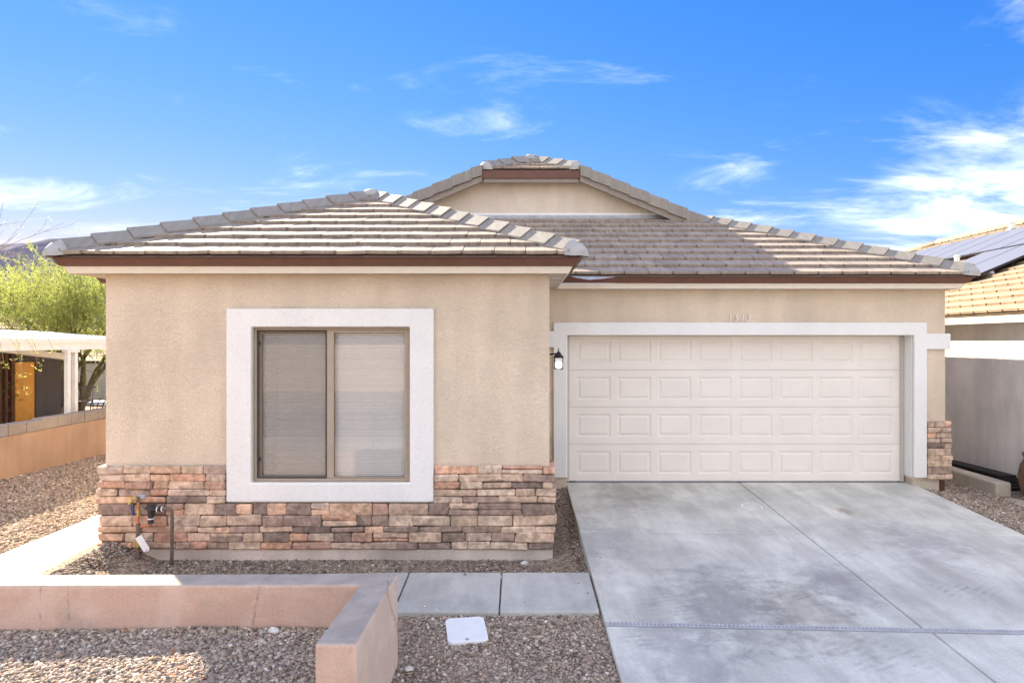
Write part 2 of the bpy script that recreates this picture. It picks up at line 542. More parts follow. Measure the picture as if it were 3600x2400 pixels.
class MB:
    def __init__(self):
        self.v, self.f = [], []

    def add(self, vs, fs):
        b = len(self.v)
        self.v.extend(tuple(p) for p in vs)
        self.f.extend(tuple(i + b for i in f) for f in fs)
        return self

    def box(self, x0, x1, y0, y1, z0, z1):
        v = [(x, y, z) for z in (z0, z1) for y in (y0, y1) for x in (x0, x1)]
        return self.add(v, [(0, 2, 3, 1), (4, 5, 7, 6), (0, 1, 5, 4), (2, 6, 7, 3), (0, 4, 6, 2), (1, 3, 7, 5)])

    def quad(self, a, b, c, d):
        return self.add([a, b, c, d], [(0, 1, 2, 3)])

    def prism(self, low, high):
        """two polygons with the same number of corners, joined by sides"""
        n = len(low)
        fs = [tuple(range(n - 1, -1, -1)), tuple(range(n, 2 * n))]
        for i in range(n):
            j = (i + 1) % n
            fs.append((i, j, n + j, n + i))
        return self.add(list(low) + list(high), fs)

    def tube(self, pts, rad, n=8, cap=True):
        pts = [Vector(p) for p in pts]
        if isinstance(rad, (int, float)):
            rad = [rad] * len(pts)
        rings, up = [], None
        for i, p in enumerate(pts):
            t = (pts[min(i + 1, len(pts) - 1)] - pts[max(i - 1, 0)]).normalized()
            if up is None:
                up = t.orthogonal().normalized()
            up = (up - t * up.dot(t))
            up = up.normalized() if up.length > 1e-6 else t.orthogonal().normalized()
            s = t.cross(up)
            rings.append([p + (up * math.cos(a) + s * math.sin(a)) * rad[i] for a in [2 * math.pi * k / n for k in range(n)]])
        vs = [q for r in rings for q in r]
        fs = []
        for i in range(len(pts) - 1):
            for k in range(n):
                j = (k + 1) % n
                fs.append((i * n + k, i * n + j, (i + 1) * n + j, (i + 1) * n + k))
        if cap:
            fs.append(tuple(range(n - 1, -1, -1)))
            fs.append(tuple((len(pts) - 1) * n + k for k in range(n)))
        return self.add(vs, fs)

    def lathe(self, prof, cx, cy, n=20):
        vs, fs = [], []
        for (r, z) in prof:
            vs += [(cx + r * math.cos(2 * math.pi * k / n), cy + r * math.sin(2 * math.pi * k / n), z) for k in range(n)]
        for i in range(len(prof) - 1):
            for k in range(n):
                j = (k + 1) % n
                fs.append((i * n + k, i * n + j, (i + 1) * n + j, (i + 1) * n + k))
        fs.append(tuple(range(n - 1, -1, -1)))
        fs.append(tuple((len(prof) - 1) * n + k for k in range(n)))
        return self.add(vs, fs)

    def cbox(self, x0, x1, y0, y1, z0, z1, c=0.01, jit=0.0):
        """a box with chamfered edges"""
        base = len(self.v)
        c = min(c, (x1 - x0) * 0.45, (y1 - y0) * 0.45, (z1 - z0) * 0.45)
        bm = bmesh.new()
        bmesh.ops.create_cube(bm, size=1)
        for v in bm.verts:
            v.co = Vector(((x0 + x1) / 2 + v.co.x * (x1 - x0), (y0 + y1) / 2 + v.co.y * (y1 - y0), (z0 + z1) / 2 + v.co.z * (z1 - z0)))
            if jit:
                v.co += Vector((random.uniform(-jit, jit), random.uniform(-jit, jit) * 0.5, random.uniform(-jit, jit)))
        bmesh.ops.bevel(bm, geom=bm.edges[:], offset=c, segments=1, affect='EDGES', profile=0.5)
        bm.verts.index_update()
        vs = [v.co.copy() for v in bm.verts]
        fs = [tuple(v.index for v in f.verts) for f in bm.faces]
        bm.free()
        self.add(vs, fs)
        return self

    def build(self, name, mat, parent=None, smooth=False, bevel=0.0, seg=2, angle=35):
        if not self.v:
            return None
        a = np.array(self.v, dtype=float)
        a[:, 2] += EYE
        if parent is None:
            c = np.array([(a[:, 0].min() + a[:, 0].max()) / 2, (a[:, 1].min() + a[:, 1].max()) / 2, a[:, 2].min()])
        else:
            c = (a.min(0) + a.max(0)) / 2
        me = bpy.data.meshes.new(name)
        me.from_pydata([tuple(p) for p in (a - c)], [], self.f)
        if bevel:
            bm = bmesh.new(); bm.from_mesh(me)
            bmesh.ops.remove_doubles(bm, verts=bm.verts[:], dist=1e-5)
            bmesh.ops.recalc_face_normals(bm, faces=bm.faces[:])
            es = [e for e in bm.edges if len(e.link_faces) == 2 and e.calc_face_angle(0) > math.radians(angle)]
            bmesh.ops.bevel(bm, geom=es, offset=bevel, segments=seg, affect='EDGES', profile=0.5)
            bm.to_mesh(me); bm.free()
        if mat:
            me.materials.append(mat)
        if smooth:
            for p in me.polygons:
                p.use_smooth = True
        o = bpy.data.objects.new(name, me)
        C.objects.link(o)
        place(o, c, parent)
        return o


def place(o, c, parent):
    c = np.array(c, dtype=float)
    WLOC[o.name] = c
    if parent is not None:
        o.parent = parent
        o.location = tuple(c - WLOC[parent.name])
    else:
        o.location = tuple(c)


def thing(name, label, cat, loc, group=None):
    o = bpy.data.objects.new(name, None)
    o.empty_display_size = 0.3
    C.objects.link(o)
    place(o, (loc[0], loc[1], loc[2] + EYE), None)
    tag(o, label, cat, group)
    return o


def tag(o, label=None, cat=None, group=None, kind=None):
    if label: o['label'] = label
    if cat: o['category'] = cat
    if group: o['group'] = group
    if kind: o['kind'] = kind
    return o


def clip(poly, a, b, c):
    """keep the part of a 2-D polygon where a*u + b*v + c >= 0"""
    out = []
    for i, p in enumerate(poly):
        q = poly[(i + 1) % len(poly)]
        dp, dq = a * p[0] + b * p[1] + c, a * q[0] + b * q[1] + c
        if dp >= 0:
            out.append(p)
        if (dp > 0 > dq) or (dp < 0 < dq):
            t = dp / (dp - dq)
            out.append((p[0] + (q[0] - p[0]) * t, p[1] + (q[1] - p[1]) * t))
    return out


def halfplanes(poly):
    hs = []
    area = sum(p[0] * q[1] - q[0] * p[1] for p, q in zip(poly, poly[1:] + poly[:1]))
    s = 1 if area > 0 else -1
    for p, q in zip(poly, poly[1:] + poly[:1]):
        a, b = -(q[1] - p[1]) * s, (q[0] - p[0]) * s
        hs.append((a, b, -(a * p[0] + b * p[1])))
    return hs


# ------------------------------------------------------------------ ground
SL = 0.044                                    # driveway fall


def drive_z(d):
    return -2.03 - SL * (9.86 - d)


def sstep(a, b, x):
    t = max(0.0, min(1.0, (x - a) / (b - a)))
    return t * t * (3 - 2 * t)


def ground_h(x, d):
    dd = max(1.5, min(d, 11.0))
    h = drive_z(dd) - 0.045
    # the strip in front of the wing is scooped out
    dip = 0.215 * sstep(6.3, 6.9, d) * (1 - sstep(7.6, 9.4, d)) * (1 - sstep(0.45, 0.8, x)) * sstep(-4.45, -3.9, x)
    h -= dip
    left = sstep(-4.3, -4.9, x)
    h = h * (1 - left) + (-2.29 - 0.006 * max(0, min(d, 20) - 8)) * left
    right = sstep(5.7, 6.6, x)
    h = h * (1 - right) + (-2.22 - 0.02 * (10 - max(6, min(d, 12)))) * right
    if d > 11:
        t = sstep(11, 25, d)
        h = h * (1 - t) + -2.42 * t
    if d < 2.2:
        t = sstep(2.2, 0.8, d)
        h = h * (1 - t) + -2.56 * t
    return h


def build_ground():
    far = [22, 30, 45, 70, 120, 220, 400, 800, 1600, 3500, 7000]
    xs = [-v for v in reversed(far)] + [i * 0.3 for i in range(-55, 51)] + far
    ys = [-v for v in reversed(far)] + [i * 0.3 for i in range(-20, 71)] + far[1:]
    v = [(x, y, ground_h(x, y) + (0.012 * noise.noise(Vector((x * 1.7, y * 1.7, 0))) if abs(x) < 20 and abs(y) < 25 else 0)) for y in ys for x in xs]
    nx = len(xs)
    f = [(j * nx + i, j * nx + i + 1, (j + 1) * nx + i + 1, (j + 1) * nx + i) for j in range(len(ys) - 1) for i in range(nx - 1)]
    o = MB().add(v, f).build('ground', M['ground'])
    tag(o, 'bare gravelly ground of the yard running out to the horizon', 'ground', kind='structure')


build_ground()


def slab_mesh(pts, zf, thick=0.12, bev=0.008):
    """pts: corner list (x, d); zf(x, d) gives the top height"""
    top = [(x, d, zf(x, d)) for x, d in pts]
    low = [(x, d, zf(x, d) - thick) for x, d in pts]
    return MB().prism(low, top)


def build_driveway():
    root = bpy.data.objects.new('driveway', None)
    C.objects.link(root)
    place(root, (3.1, 5.5, -2.3 + EYE), None)
    tag(root, 'broad grey concrete driveway sloping down from the garage door', 'driveway', kind='structure')
    zf = lambda x, d: drive_z(d)
    g = 0.006
    mid = lambda d: 3.19 - 0.008 * (9.86 - d)
    right = lambda d: 5.66 - 0.03 * (9.86 - d)
    j1 = lambda x: 7.66 - 0.028 * (x - 0.69)
    j2 = lambda x: 5.43 - 0.045 * (x - 0.69)
    j3 = lambda x: 5.36 - 0.045 * (x - 0.69)
    rows = [(lambda x: 9.86, j1), (j1, j2), (j3, lambda x: 2.9), (lambda x: 2.9, lambda x: 1.6)]
    edge = []
    for k, (a, b) in enumerate(rows):
        off = 0.03 if k >= 2 else 0.0
        for side in (0, 1):
            xl = (lambda d: 0.69) if side == 0 else (lambda d: mid(d) + off + g)
            xr = (lambda d: mid(d) + off - g) if side == 0 else right
            pts = []
            for (fx, fd, sgn) in ((xl, b, 1), (xr, b, 1), (xr, a, -1), (xl, a, -1)):
                d = fd(2.0); x = fx(d); d = fd(x) + sgn * (g if fd not in (rows[0][0],) else 0)
                pts.append((fx(d), d))
            slab_mesh(pts, zf, 0.16).build('concrete_slab', M['concrete'], root, bevel=0.01, seg=2)
    # white chalk arc on the left slab
    mb = MB()
    n = 22
    ring = []
    for i in range(n + 1):
        a = math.radians(-35 + 290 * i / n)
        ring.append((math.cos(a), math.sin(a)))
    for (p, q) in zip(ring, ring[1:]):
        for_pts = []
        for (c, s, r) in ((p[0], p[1], 0.105), (q[0], q[1], 0.105), (q[0], q[1], 0.122), (p[0], p[1], 0.122)):
            x, d = 2.95 + c * r * 1.05, 8.62 + s * r * 1.25
            for_pts.append((x, d, drive_z(d) + 0.003))
        mb.quad(*for_pts)
    mb.build('chalk_mark', M['paper'], root)
    return root


build_driveway()


def build_walks():
    root = bpy.data.objects.new('front_walkway', None)
    C.objects.link(root)
    place(root, (-2.2, 6.05, -2.3 + EYE), None)
    tag(root, 'grey concrete walkway of square slabs between planter wall and house', 'walkway', kind='structure')
    zf = lambda x, d: drive_z(d) - 0.004 - 0.10 * sstep(-1.2, -4.2, x)
    xs = [0.676, -0.155, -1.03, -1.9, -2.77, -3.64, -4.47]
    for a, b in zip(xs, xs[1:]):
        slab_mesh([(b + 0.006, 5.62), (a - 0.006, 5.62), (a - 0.006, 6.47), (b + 0.006, 6.47)], zf, 0.11).build('concrete_slab', M['walk'], root, bevel=0.012)
    root = bpy.data.objects.new('side_walkway', None)
    C.objects.link(root)
    place(root, (-5.0, 9, -2.35 + EYE), None)
    tag(root, 'sunlit pale concrete walkway along the left side of the house', 'walkway', kind='structure')
    ds = [5.62, 6.47, 6.86, 7.50, 8.42, 9.35, 10.3, 11.3, 12.3]
    for a, b in zip(ds, ds[1:]):
        zf = lambda x, d: -2.262 - 0.004 * (d - 7)
        slab_mesh([(-5.52, a + 0.006), (-4.50, a + 0.006), (-4.50, b - 0.006), (-5.52, b - 0.006)], zf, 0.1).build('concrete_slab', M['side_walk'], root, bevel=0.008)


build_walks()

# street behind the camera (seen only in the window's reflection)
o = MB().add([(-90, -10.5, -2.545), (90, -10.5, -2.545), (90, -2.2, -2.545), (-90, -2.2, -2.545)], [(0, 1, 2, 3)]).build('road', M['asphalt'])
tag(o, 'grey asphalt street in front of the house', 'road', kind='structure')
o = MB().box(-90, 90, -2.1, -0.6, -2.75, -2.42).build('pavement', M['walk'])
tag(o, 'concrete pavement along the street', 'pavement', kind='structure')

# ------------------------------------------------------------------ the house
house = thing('house', 'single storey tan stucco house with tiled hip roofs and wide garage door', 'house', (0.3, 9, -2.5))
SLOPE = 0.42
CS = 1 / math.hypot(1, SLOPE)
SN = SLOPE * CS
WL, WR, WF = -4.535, 0.345, 7.51              # wing walls
GF = 9.65                                      # garage wall plane
GR = 6.035                                     # garage right wall
ML = -5.45
SOF = 0.735


def ring_prism(xo, zo, xi, zi, y0, y1):
    """rectangular ring in the XZ plane, extruded from y0 (front) to y1"""
    mb = MB()
    o = [(xo[0], zo[0]), (xo[1], zo[0]), (xo[1], zo[1]), (xo[0], zo[1])]
    i = [(xi[0], zi[0]), (xi[1], zi[0]), (xi[1], zi[1]), (xi[0], zi[1])]
    vs = [(x, y0, z) for x, z in o] + [(x, y0, z) for x, z in i] + [(x, y1, z) for x, z in o] + [(x, y1, z) for x, z in i]
    fs = []
    for k in range(4):
        j = (k + 1) % 4
        fs += [(k, j, 4 + j, 4 + k), (8 + j, 8 + k, 12 + k, 12 + j), (j, k, 8 + k, 8 + j), (4 + k, 4 + j, 12 + j, 12 + k)]
    return mb.add(vs, fs)


def poly_y(pts, y0, y1):
    return MB().prism([(x, y0, z) for x, z in pts], [(x, y1, z) for x, z in pts])


# walls
WX = (-2.913, -1.184)
WZ = (-1.541, 0.157)
ring_prism((WL, WR), (-2.27, SOF), WX, WZ, WF, WF + 0.16).build('wall', M['stucco'], house)
MB().box(WL, WL + 0.16, WF + 0.16, GF, -2.27, SOF).build('wall', M['stucco'], house)
MB().box(WR - 0.16, WR, WF + 0.16, GF, -2.27, SOF).build('wall', M['stucco'], house)
DX = (0.686, 5.573)
DT = 0.086
poly_y([(WR, -2.27), (WR, SOF), (GR, SOF), (GR, -1.95), (DX[1], -1.95), (DX[1], DT), (DX[0], DT), (DX[0], -1.95), (DX[0], -2.27)], GF, GF + 0.34).build('wall', M['stucco'], house)
MB().box(GR - 0.2, GR, GF + 0.34, 22.0, -2.27, SOF).build('wall', M['stucco'], house)
MB().box(ML, WL, GF, GF + 0.2, -2.27, SOF).build('wall', M['stucco'], house)
MB().box(ML, ML + 0.2, GF + 0.2, 22.0, -2.27, SOF).build('wall', M['stucco'], house)
MB().box(ML, GR, 22.0, 22.2, -2.27, SOF).build('wall', M['stucco'], house)
# bare foundation below the weep screed
MB().box(WL + 0.03, WR + 0.035, WF - 0.035, WF + 0.2, -2.65, -2.272).build('foundation', M['footing'], house, bevel=0.008)
MB().box(WR - 0.2, WR + 0.035, WF + 0.2, GF + 0.1, -2.65, -2.272).build('foundation', M['footing'], house)
MB().box(DX[1] + 0.012, GR - 0.01, GF + 0.012, GF + 0.30, -2.5, -1.952).build('foundation', M['sand_stucco'], house, bevel=0.006)
MB().box(GR - 0.075, GR - 0.012, GF - 0.012, GF + 0.011, -2.5, -1.955).build('foundation', M['rust_wood'], house)
MB().box(DX[0] - 0.23, DX[0] - 0.002, GF + 0.006, GF + 0.2, -2.5, -2.272).build('foundation', M['sand_stucco'], house)

# stucco pop-out trims
ring_prism((-3.188, -0.922), (-1.753, 0.361), WX, WZ, WF - 0.062, WF).build('window_trim', M['white'], house, bevel=0.016, seg=3)
tz = (-1.917, 0.269)
poly_y([(0.497, tz[0]), (0.497, -0.085), (WR + 0.003, -0.085), (WR + 0.003, 0.147), (0.497, 0.147), (0.497, tz[1]), (5.756, tz[1]), (5.756, 0.112), (6.045, 0.112),
        (6.045, -0.112), (5.756, -0.112), (5.756, tz[0]), (DX[1], tz[0]), (DX[1], DT), (DX[0], DT), (DX[0], tz[0])], GF - 0.05, GF).build('door_trim', M['white'], house, bevel=0.013, seg=3)
MB().box(6.036, 6.085, GF - 0.05, GF + 0.5, -0.112, 0.112).build('door_trim', M['white'], house, bevel=0.01)
# painted reveals of the garage opening
MB().box(DX[1] - 0.012, DX[1] - 0.001, GF + 0.0, GF + 0.20, tz[0], DT - 0.001).build('door_trim', M['white'], house)
MB().box(DX[0] + 0.001, DX[0] + 0.012, GF + 0.0, GF + 0.20, tz[0], DT - 0.001).build('door_trim', M['white'], house)


def build_window():
    w = thing_part('window', house, (-2.05, WF + 0.1, -0.7))
    y0 = WF + 0.018
    ring_prism((WX[0] + 0.002, WX[1] - 0.002), (WZ[0] + 0.002, WZ[1] - 0.002), (-2.885, -1.212), (WZ[0] + 0.03, WZ[1] - 0.03), y0, y0 + 0.08).build('frame', M['frame'], w, bevel=0.004, seg=1)
    # right sash, set forward, left sash behind its insect screen
    ring_prism((-2.112, -1.213), (WZ[0] + 0.031, WZ[1] - 0.031), (-2.036, -1.252), (-1.497, 0.098), y0 + 0.012, y0 + 0.045).build('sash', M['frame'], w, bevel=0.004, seg=1)
    ring_prism((-2.884, -2.04), (WZ[0] + 0.031, WZ[1] - 0.031), (-2.845, -2.10), (-1.487, 0.092), y0 + 0.05, y0 + 0.078).build('sash', M['frame'], w)
    ring_prism((-2.884, -2.113), (WZ[0] + 0.031, WZ[1] - 0.031), (-2.868, -2.128), (WZ[0] + 0.047, WZ[1] - 0.047), y0 + 0.014, y0 + 0.026).build('screen_frame', M['dark'], w)
    MB().quad((-2.87, y0 + 0.02, -1.50), (-2.125, y0 + 0.02, -1.50), (-2.125, y0 + 0.02, 0.115), (-2.87, y0 + 0.02, 0.115)).build('insect_screen', M['screen'], w)
    MB().quad((-2.037, y0 + 0.03, -1.498), (-1.251, y0 + 0.03, -1.498), (-1.251, y0 + 0.03, 0.099), (-2.037, y0 + 0.03, 0.099)).build('pane', M['glass'], w)
    MB().quad((-2.846, y0 + 0.064, -1.488), (-2.099, y0 + 0.064, -1.488), (-2.099, y0 + 0.064, 0.093), (-2.846, y0 + 0.064, 0.093)).build('pane', M['glass'], w)
    for z in (-0.02, -1.30):
        MB().cbox(-2.868, -2.852, y0 + 0.026, y0 + 0.042, z - 0.02, z + 0.02, 0.004).build('latch', M['rubber'], w)
    # blind
    p = 0.0245
    n = 67
    proto = None
    for k in range(n):
        z = 0.125 - k * p
        if proto is None:
            mb = MB()
            a = math.radians(66)
            dz, dy = 0.0115 * math.sin(a), 0.0115 * math.cos(a)
            yb = y0 + 0.098
            vs = []
            for x in (-2.87, -1.225):
                vs += [(x, yb - dy, z - dz), (x, yb + 0.002, z + 0.0), (x, yb + dy, z + dz)]
            mb.add(vs, [(0, 3, 4, 1), (1, 4, 5, 2)])
            proto = mb.build('slat', M['slat'], w, smooth=True)
            z0 = proto.location.z
        else:
            o = proto.copy()
            C.objects.link(o)
            o.parent = w
            o.location.z = z0 - k * p
            o.location.y = proto.location.y + random.uniform(-0.0006, 0.0006)
            o.rotation_euler.x = random.uniform(-0.05, 0.05)
    for x in (-2.72, -2.38, -1.62, -1.30):
        MB().tube([(x, y0 + 0.088, 0.12), (x, y0 + 0.088, -1.51)], 0.0015, 5).build('ladder_cord', M['slat'], w)
    # dim room behind
    mb = MB()
    mb.add([(-2.95, y0 + 0.16, -1.6), (-1.15, y0 + 0.16, -1.6), (-1.15, y0 + 0.16, 0.2), (-2.95, y0 + 0.16, 0.2),
            (-2.95, y0 + 0.9, -1.6), (-1.15, y0 + 0.9, -1.6), (-1.15, y0 + 0.9, 0.2), (-2.95, y0 + 0.9, 0.2)],
           [(4, 5, 6, 7), (0, 4, 7, 3), (1, 2, 6, 5), (0, 1, 5, 4), (3, 7, 6, 2)])
    mb.build('dim_room', M['room'], w)


def thing_part(name, parent, loc):
    o = bpy.data.objects.new(name, None)
    o.empty_display_size = 0.2
    C.objects.link(o)
    place(o, (loc[0], loc[1], loc[2] + EYE), parent)
    return o


build_window()


def build_garage_door():
    g = thing_part('garage_door', house, (3.13, GF + 0.21, -1.0))
    y = GF + 0.21
    x0, x1 = DX[0] + 0.02, DX[1] - 0.01
    zb, zt = -2.012, 0.125
    h = (zt - zb) / 4
    W = x1 - x0
    pw, ph = 0.487, 0.327
    pitch = 0.583
    first = x0 + (W - (7 * pitch + pw)) / 2
    proto = None
    secp = None
    for r in range(4):
        a, b = zb + r * h + 0.0018, zb + (r + 1) * h - 0.0018
        pz0 = (a + b) / 2 - ph / 2
        pz1 = pz0 + ph
        mb = MB()

        def fq(xa, xb, za, zb_, yy=y):
            if xb - xa > 1e-6 and zb_ - za > 1e-6:
                mb.quad((xa, yy, za), (xb, yy, za), (xb, yy, zb_), (xa, yy, zb_))
        gz = 0.022
        # plain rails with a pressed bead beside each joint
        for (za, zc) in ((a, pz0), (pz1, b)):
            bead = (za + gz) if za == a else (zc - gz)
            fq(x0, x1, za, bead - 0.004); fq(x0, x1, bead + 0.004, zc)
            mb.quad((x0, y, bead - 0.004), (x1, y, bead - 0.004), (x1, y + 0.0025, bead), (x0, y + 0.0025, bead))
            mb.quad((x0, y + 0.0025, bead), (x1, y + 0.0025, bead), (x1, y, bead + 0.004), (x0, y, bead + 0.004))
        px = x0
        for k in range(8):
            xa = first + k * pitch
            fq(px, xa, pz0, pz1)
            px = xa + pw
        fq(px, x1, pz0, pz1)
        # edges and back
        mb.quad((x0, y, b), (x1, y, b), (x1, y + 0.04, b), (x0, y + 0.04, b))
        mb.quad((x0, y + 0.04, a), (x1, y + 0.04, a), (x1, y, a), (x0, y, a))
        mb.quad((x1, y + 0.04, a), (x0, y + 0.04, a), (x0, y + 0.04, b), (x1, y + 0.04, b))
        mb.build('door_section', M['door'], g)
        for k in range(8):
            xa = first + k * pitch
            if proto is None:
                mb = MB()
                rings = [(0, 0), (0.014, 0.010), (0.034, 0.010), (0.052, 0.001)]
                for (i0, d0), (i1, d1) in zip(rings, rings[1:]):
                    P = lambda i, d: [(xa + i, y + d, pz0 + i), (xa + pw - i, y + d, pz0 + i), (xa + pw - i, y + d, pz1 - i), (xa + i, y + d, pz1 - i)]
                    o_, n_ = P(i0, d0), P(i1, d1)
                    for q in range(4):
                        j = (q + 1) % 4
                        mb.quad(o_[q], o_[j], n_[j], n_[q])
                i, d = rings[-1]
                mb.quad((xa + i, y + d, pz0 + i), (xa + pw - i, y + d, pz0 + i), (xa + pw - i, y + d, pz1 - i), (xa + i, y + d, pz1 - i))
                proto = mb.build('raised_panel', M['door'], g)
                base = proto.location.copy()
            else:
                o = proto.copy()
                C.objects.link(o)
                o.parent = g
                o.location = base + Vector((k * pitch, 0, r * h))
    MB().box(x0, x1, y - 0.004, y + 0.03, -2.027, -2.011).build('bottom_seal', M['rubber'], g)
    MB().box(x0 + 0.12, x1 - 0.08, y - 0.008, y - 0.0041, -2.022, -2.006).build('bottom_seal', M['metal'], g)
    MB().cbox(DX[1] - 0.062, DX[1] - 0.0125, y - 0.028, y - 0.006, -2.02, DT - 0.004, 0.005).build('weather_strip', M['soffit'], g)
    MB().cbox(DX[0] + 0.0125, DX[0] + 0.05, y - 0.028, y - 0.006, -2.02, DT - 0.004, 0.005).build('weather_strip', M['soffit'], g)
    MB().cbox(DX[0] + 0.06, DX[1] - 0.07, y - 0.026, y - 0.006, DT - 0.03, DT - 0.003, 0.005).build('weather_strip', M['door'], g)
    MB().box(x0 - 0.02, x1 + 0.02, y + 0.06, y + 0.08, -2.03, 0.3).build('door_backing', M['dark'], g)


build_garage_door()


def build_numbers():
    p = thing_part('house_number', house, (3.1, GF, 0.34))
    for ch, x in zip('1513', (2.985, 3.075, 3.165, 3.248)):
        cu = bpy.data.curves.new('digit', 'FONT')
        cu.body = ch
        cu.size = 0.142
        cu.shear = 0.26
        cu.extrude = 0.011
        cu.bevel_depth = 0.0012
        cu.space_character = 1
        cu.align_x = 'CENTER'
        tmp = bpy.data.objects.new('tmp_digit', cu)
        C.objects.link(tmp)
        dg = bpy.context.evaluated_depsgraph_get()
        me = bpy.data.meshes.new_from_object(tmp.evaluated_get(dg))
        bpy.data.objects.remove(tmp)
        bpy.data.curves.remove(cu)
        me.name = 'digit'
        me.materials.clear()
        me.materials.append(M['number'])
        # slimmer strokes than the font's own
        o = bpy.data.objects.new('digit', me)
        C.objects.link(o)
        place(o, (x, GF - 0.0125, 0.281 + EYE), p)
        o.rotation_euler = (math.radians(90), 0, 0)
        o.scale = (0.8, 1, 1)


build_numbers()

# ---- eaves: fascia, cream band, soffit
EL, ER, EFW = -4.59, 0.33, WF                 # base lines the eave offsets are measured from
EML, EMR, EFM = ML, 5.91, GF


def eave_path(o):
    return [(EML - o, 24.0), (EML - o, EFM - o), (EL - o, EFM - o), (EL - o, EFW - o), (ER + o, EFW - o), (ER + o, EFM - o), (EMR + o, EFM - o), (EMR + o, 24.0)]


def sweep_eave(section):
    mb = MB()
    paths = [(eave_path(o), z) for o, z in section]
    n = len(section)
    for i in range(7):
        low = [(p[i][0], p[i][1], z) for p, z in paths]
        high = [(p[i + 1][0], p[i + 1][1], z) for p, z in paths]
        for k in range(n):
            j = (k + 1) % n
            mb.quad(low[k], high[k], high[j], low[j])
    for i in (0, 7):
        mb.add([(p[i][0], p[i][1], z) for p, z in paths], [tuple(range(n))])
    return mb


sweep_eave([(0.325, 0.885), (0.278, 0.802), (0.25, 0.802), (0.297, 0.885)]).build('fascia', M['brown'], house)
sweep_eave([(0.330, 0.905), (0.326, 0.888), (0.290, 0.888), (0.294, 0.905)]).build('drip_edge', M['brown'], house)
sweep_eave([(0.248, 0.799), (0.214, 0.728), (0.195, 0.728), (0.229, 0.799)]).build('cream_band', M['band'], house)
MB().box(EL - 0.213, ER + 0.213, EFW - 0.213, EFM - 0.215, SOF + 0.001, SOF + 0.016).build('soffit', M['soffit'], house)
MB().box(EML - 0.213, EMR + 0.213, EFM - 0.213, 23.8, SOF + 0.001, SOF + 0.016).build('soffit', M['soffit'], house)
for k in range(3):
    MB().box(WR + 0.04, WR + 0.17, 7.9 + k * 0.5, 7.93 + k * 0.5, SOF - 0.008, SOF + 0.0005).build('soffit_vent', M['white'], house)

# ---- roofs
ZE = 0.885                                    # deck height at the tile edge
TO = 0.36
wx0, wx1, wy = EL - TO, ER + TO, EFW - TO
mx0, mx1, my = EML - TO, EMR + TO, EFM - TO
wc = (wx0 + wx1) / 2
wh = (wx1 - wx0) / 2
wap = (wc, wy + wh, ZE + SLOPE * wh)
mc = (mx0 + mx1) / 2
mh = (mx1 - mx0) / 2
GY = 12.45                                    # gable wall
RY = 12.20                                    # rake edge
jx0, jx1 = -0.584 + (mc - 0.29), 1.167 + (mc - 0.29)
jz = ZE + SLOPE * (mx1 - jx1)
ridge_z = ZE + SLOPE * mh
jap = (mc, RY + SLOPE * (jx1 - mc) / SLOPE, ridge_z)
back = 24.3
mr = my + (mh - mh)  # unused

mtop = ZE + SLOPE * (GY - my)
hipx = GY - my
deck = MB()
# main roof: front skirt, the two long slopes, jerkinhead
deck.add([(mx0, my, ZE), (mx1, my, ZE), (mx1 - hipx, GY, mtop), (mx0 + hipx, GY, mtop)], [(0, 1, 2, 3)])
for s, xe, jx in ((1, mx1, jx1), (-1, mx0, jx0)):
    xg = xe - s * (GY - my)
    xr = xe - s * (RY - my)
    deck.add([(xe, my, ZE), (xe, back, ZE), (mc, back, ridge_z), jap, (jx, RY, jz), (xr, RY, ZE + SLOPE * (RY - my))], [(0, 1, 2, 3, 4, 5) if s > 0 else (5, 4, 3, 2, 1, 0)])
deck.add([(jx0, RY, jz), (jx1, RY, jz), jap], [(0, 1, 2)])
roof_main = deck.build('roof', M['tile'], house)
deck = MB()
vb = 12.4
deck.add([(wx0, wy, ZE), (wx1, wy, ZE), wap], [(0, 1, 2)])
deck.add([(wx1, wy, ZE), (wx1, my, ZE), (wc, my + wh, wap[2]), wap], [(0, 1, 2, 3)])
deck.add([(wx0, wy, ZE), wap, (wc, my + wh, wap[2]), (wx0, my, ZE)], [(0, 1, 2, 3)])
roof_wing = deck.build('roof', M['tile'], house)
PIECES = {'tile': 0}


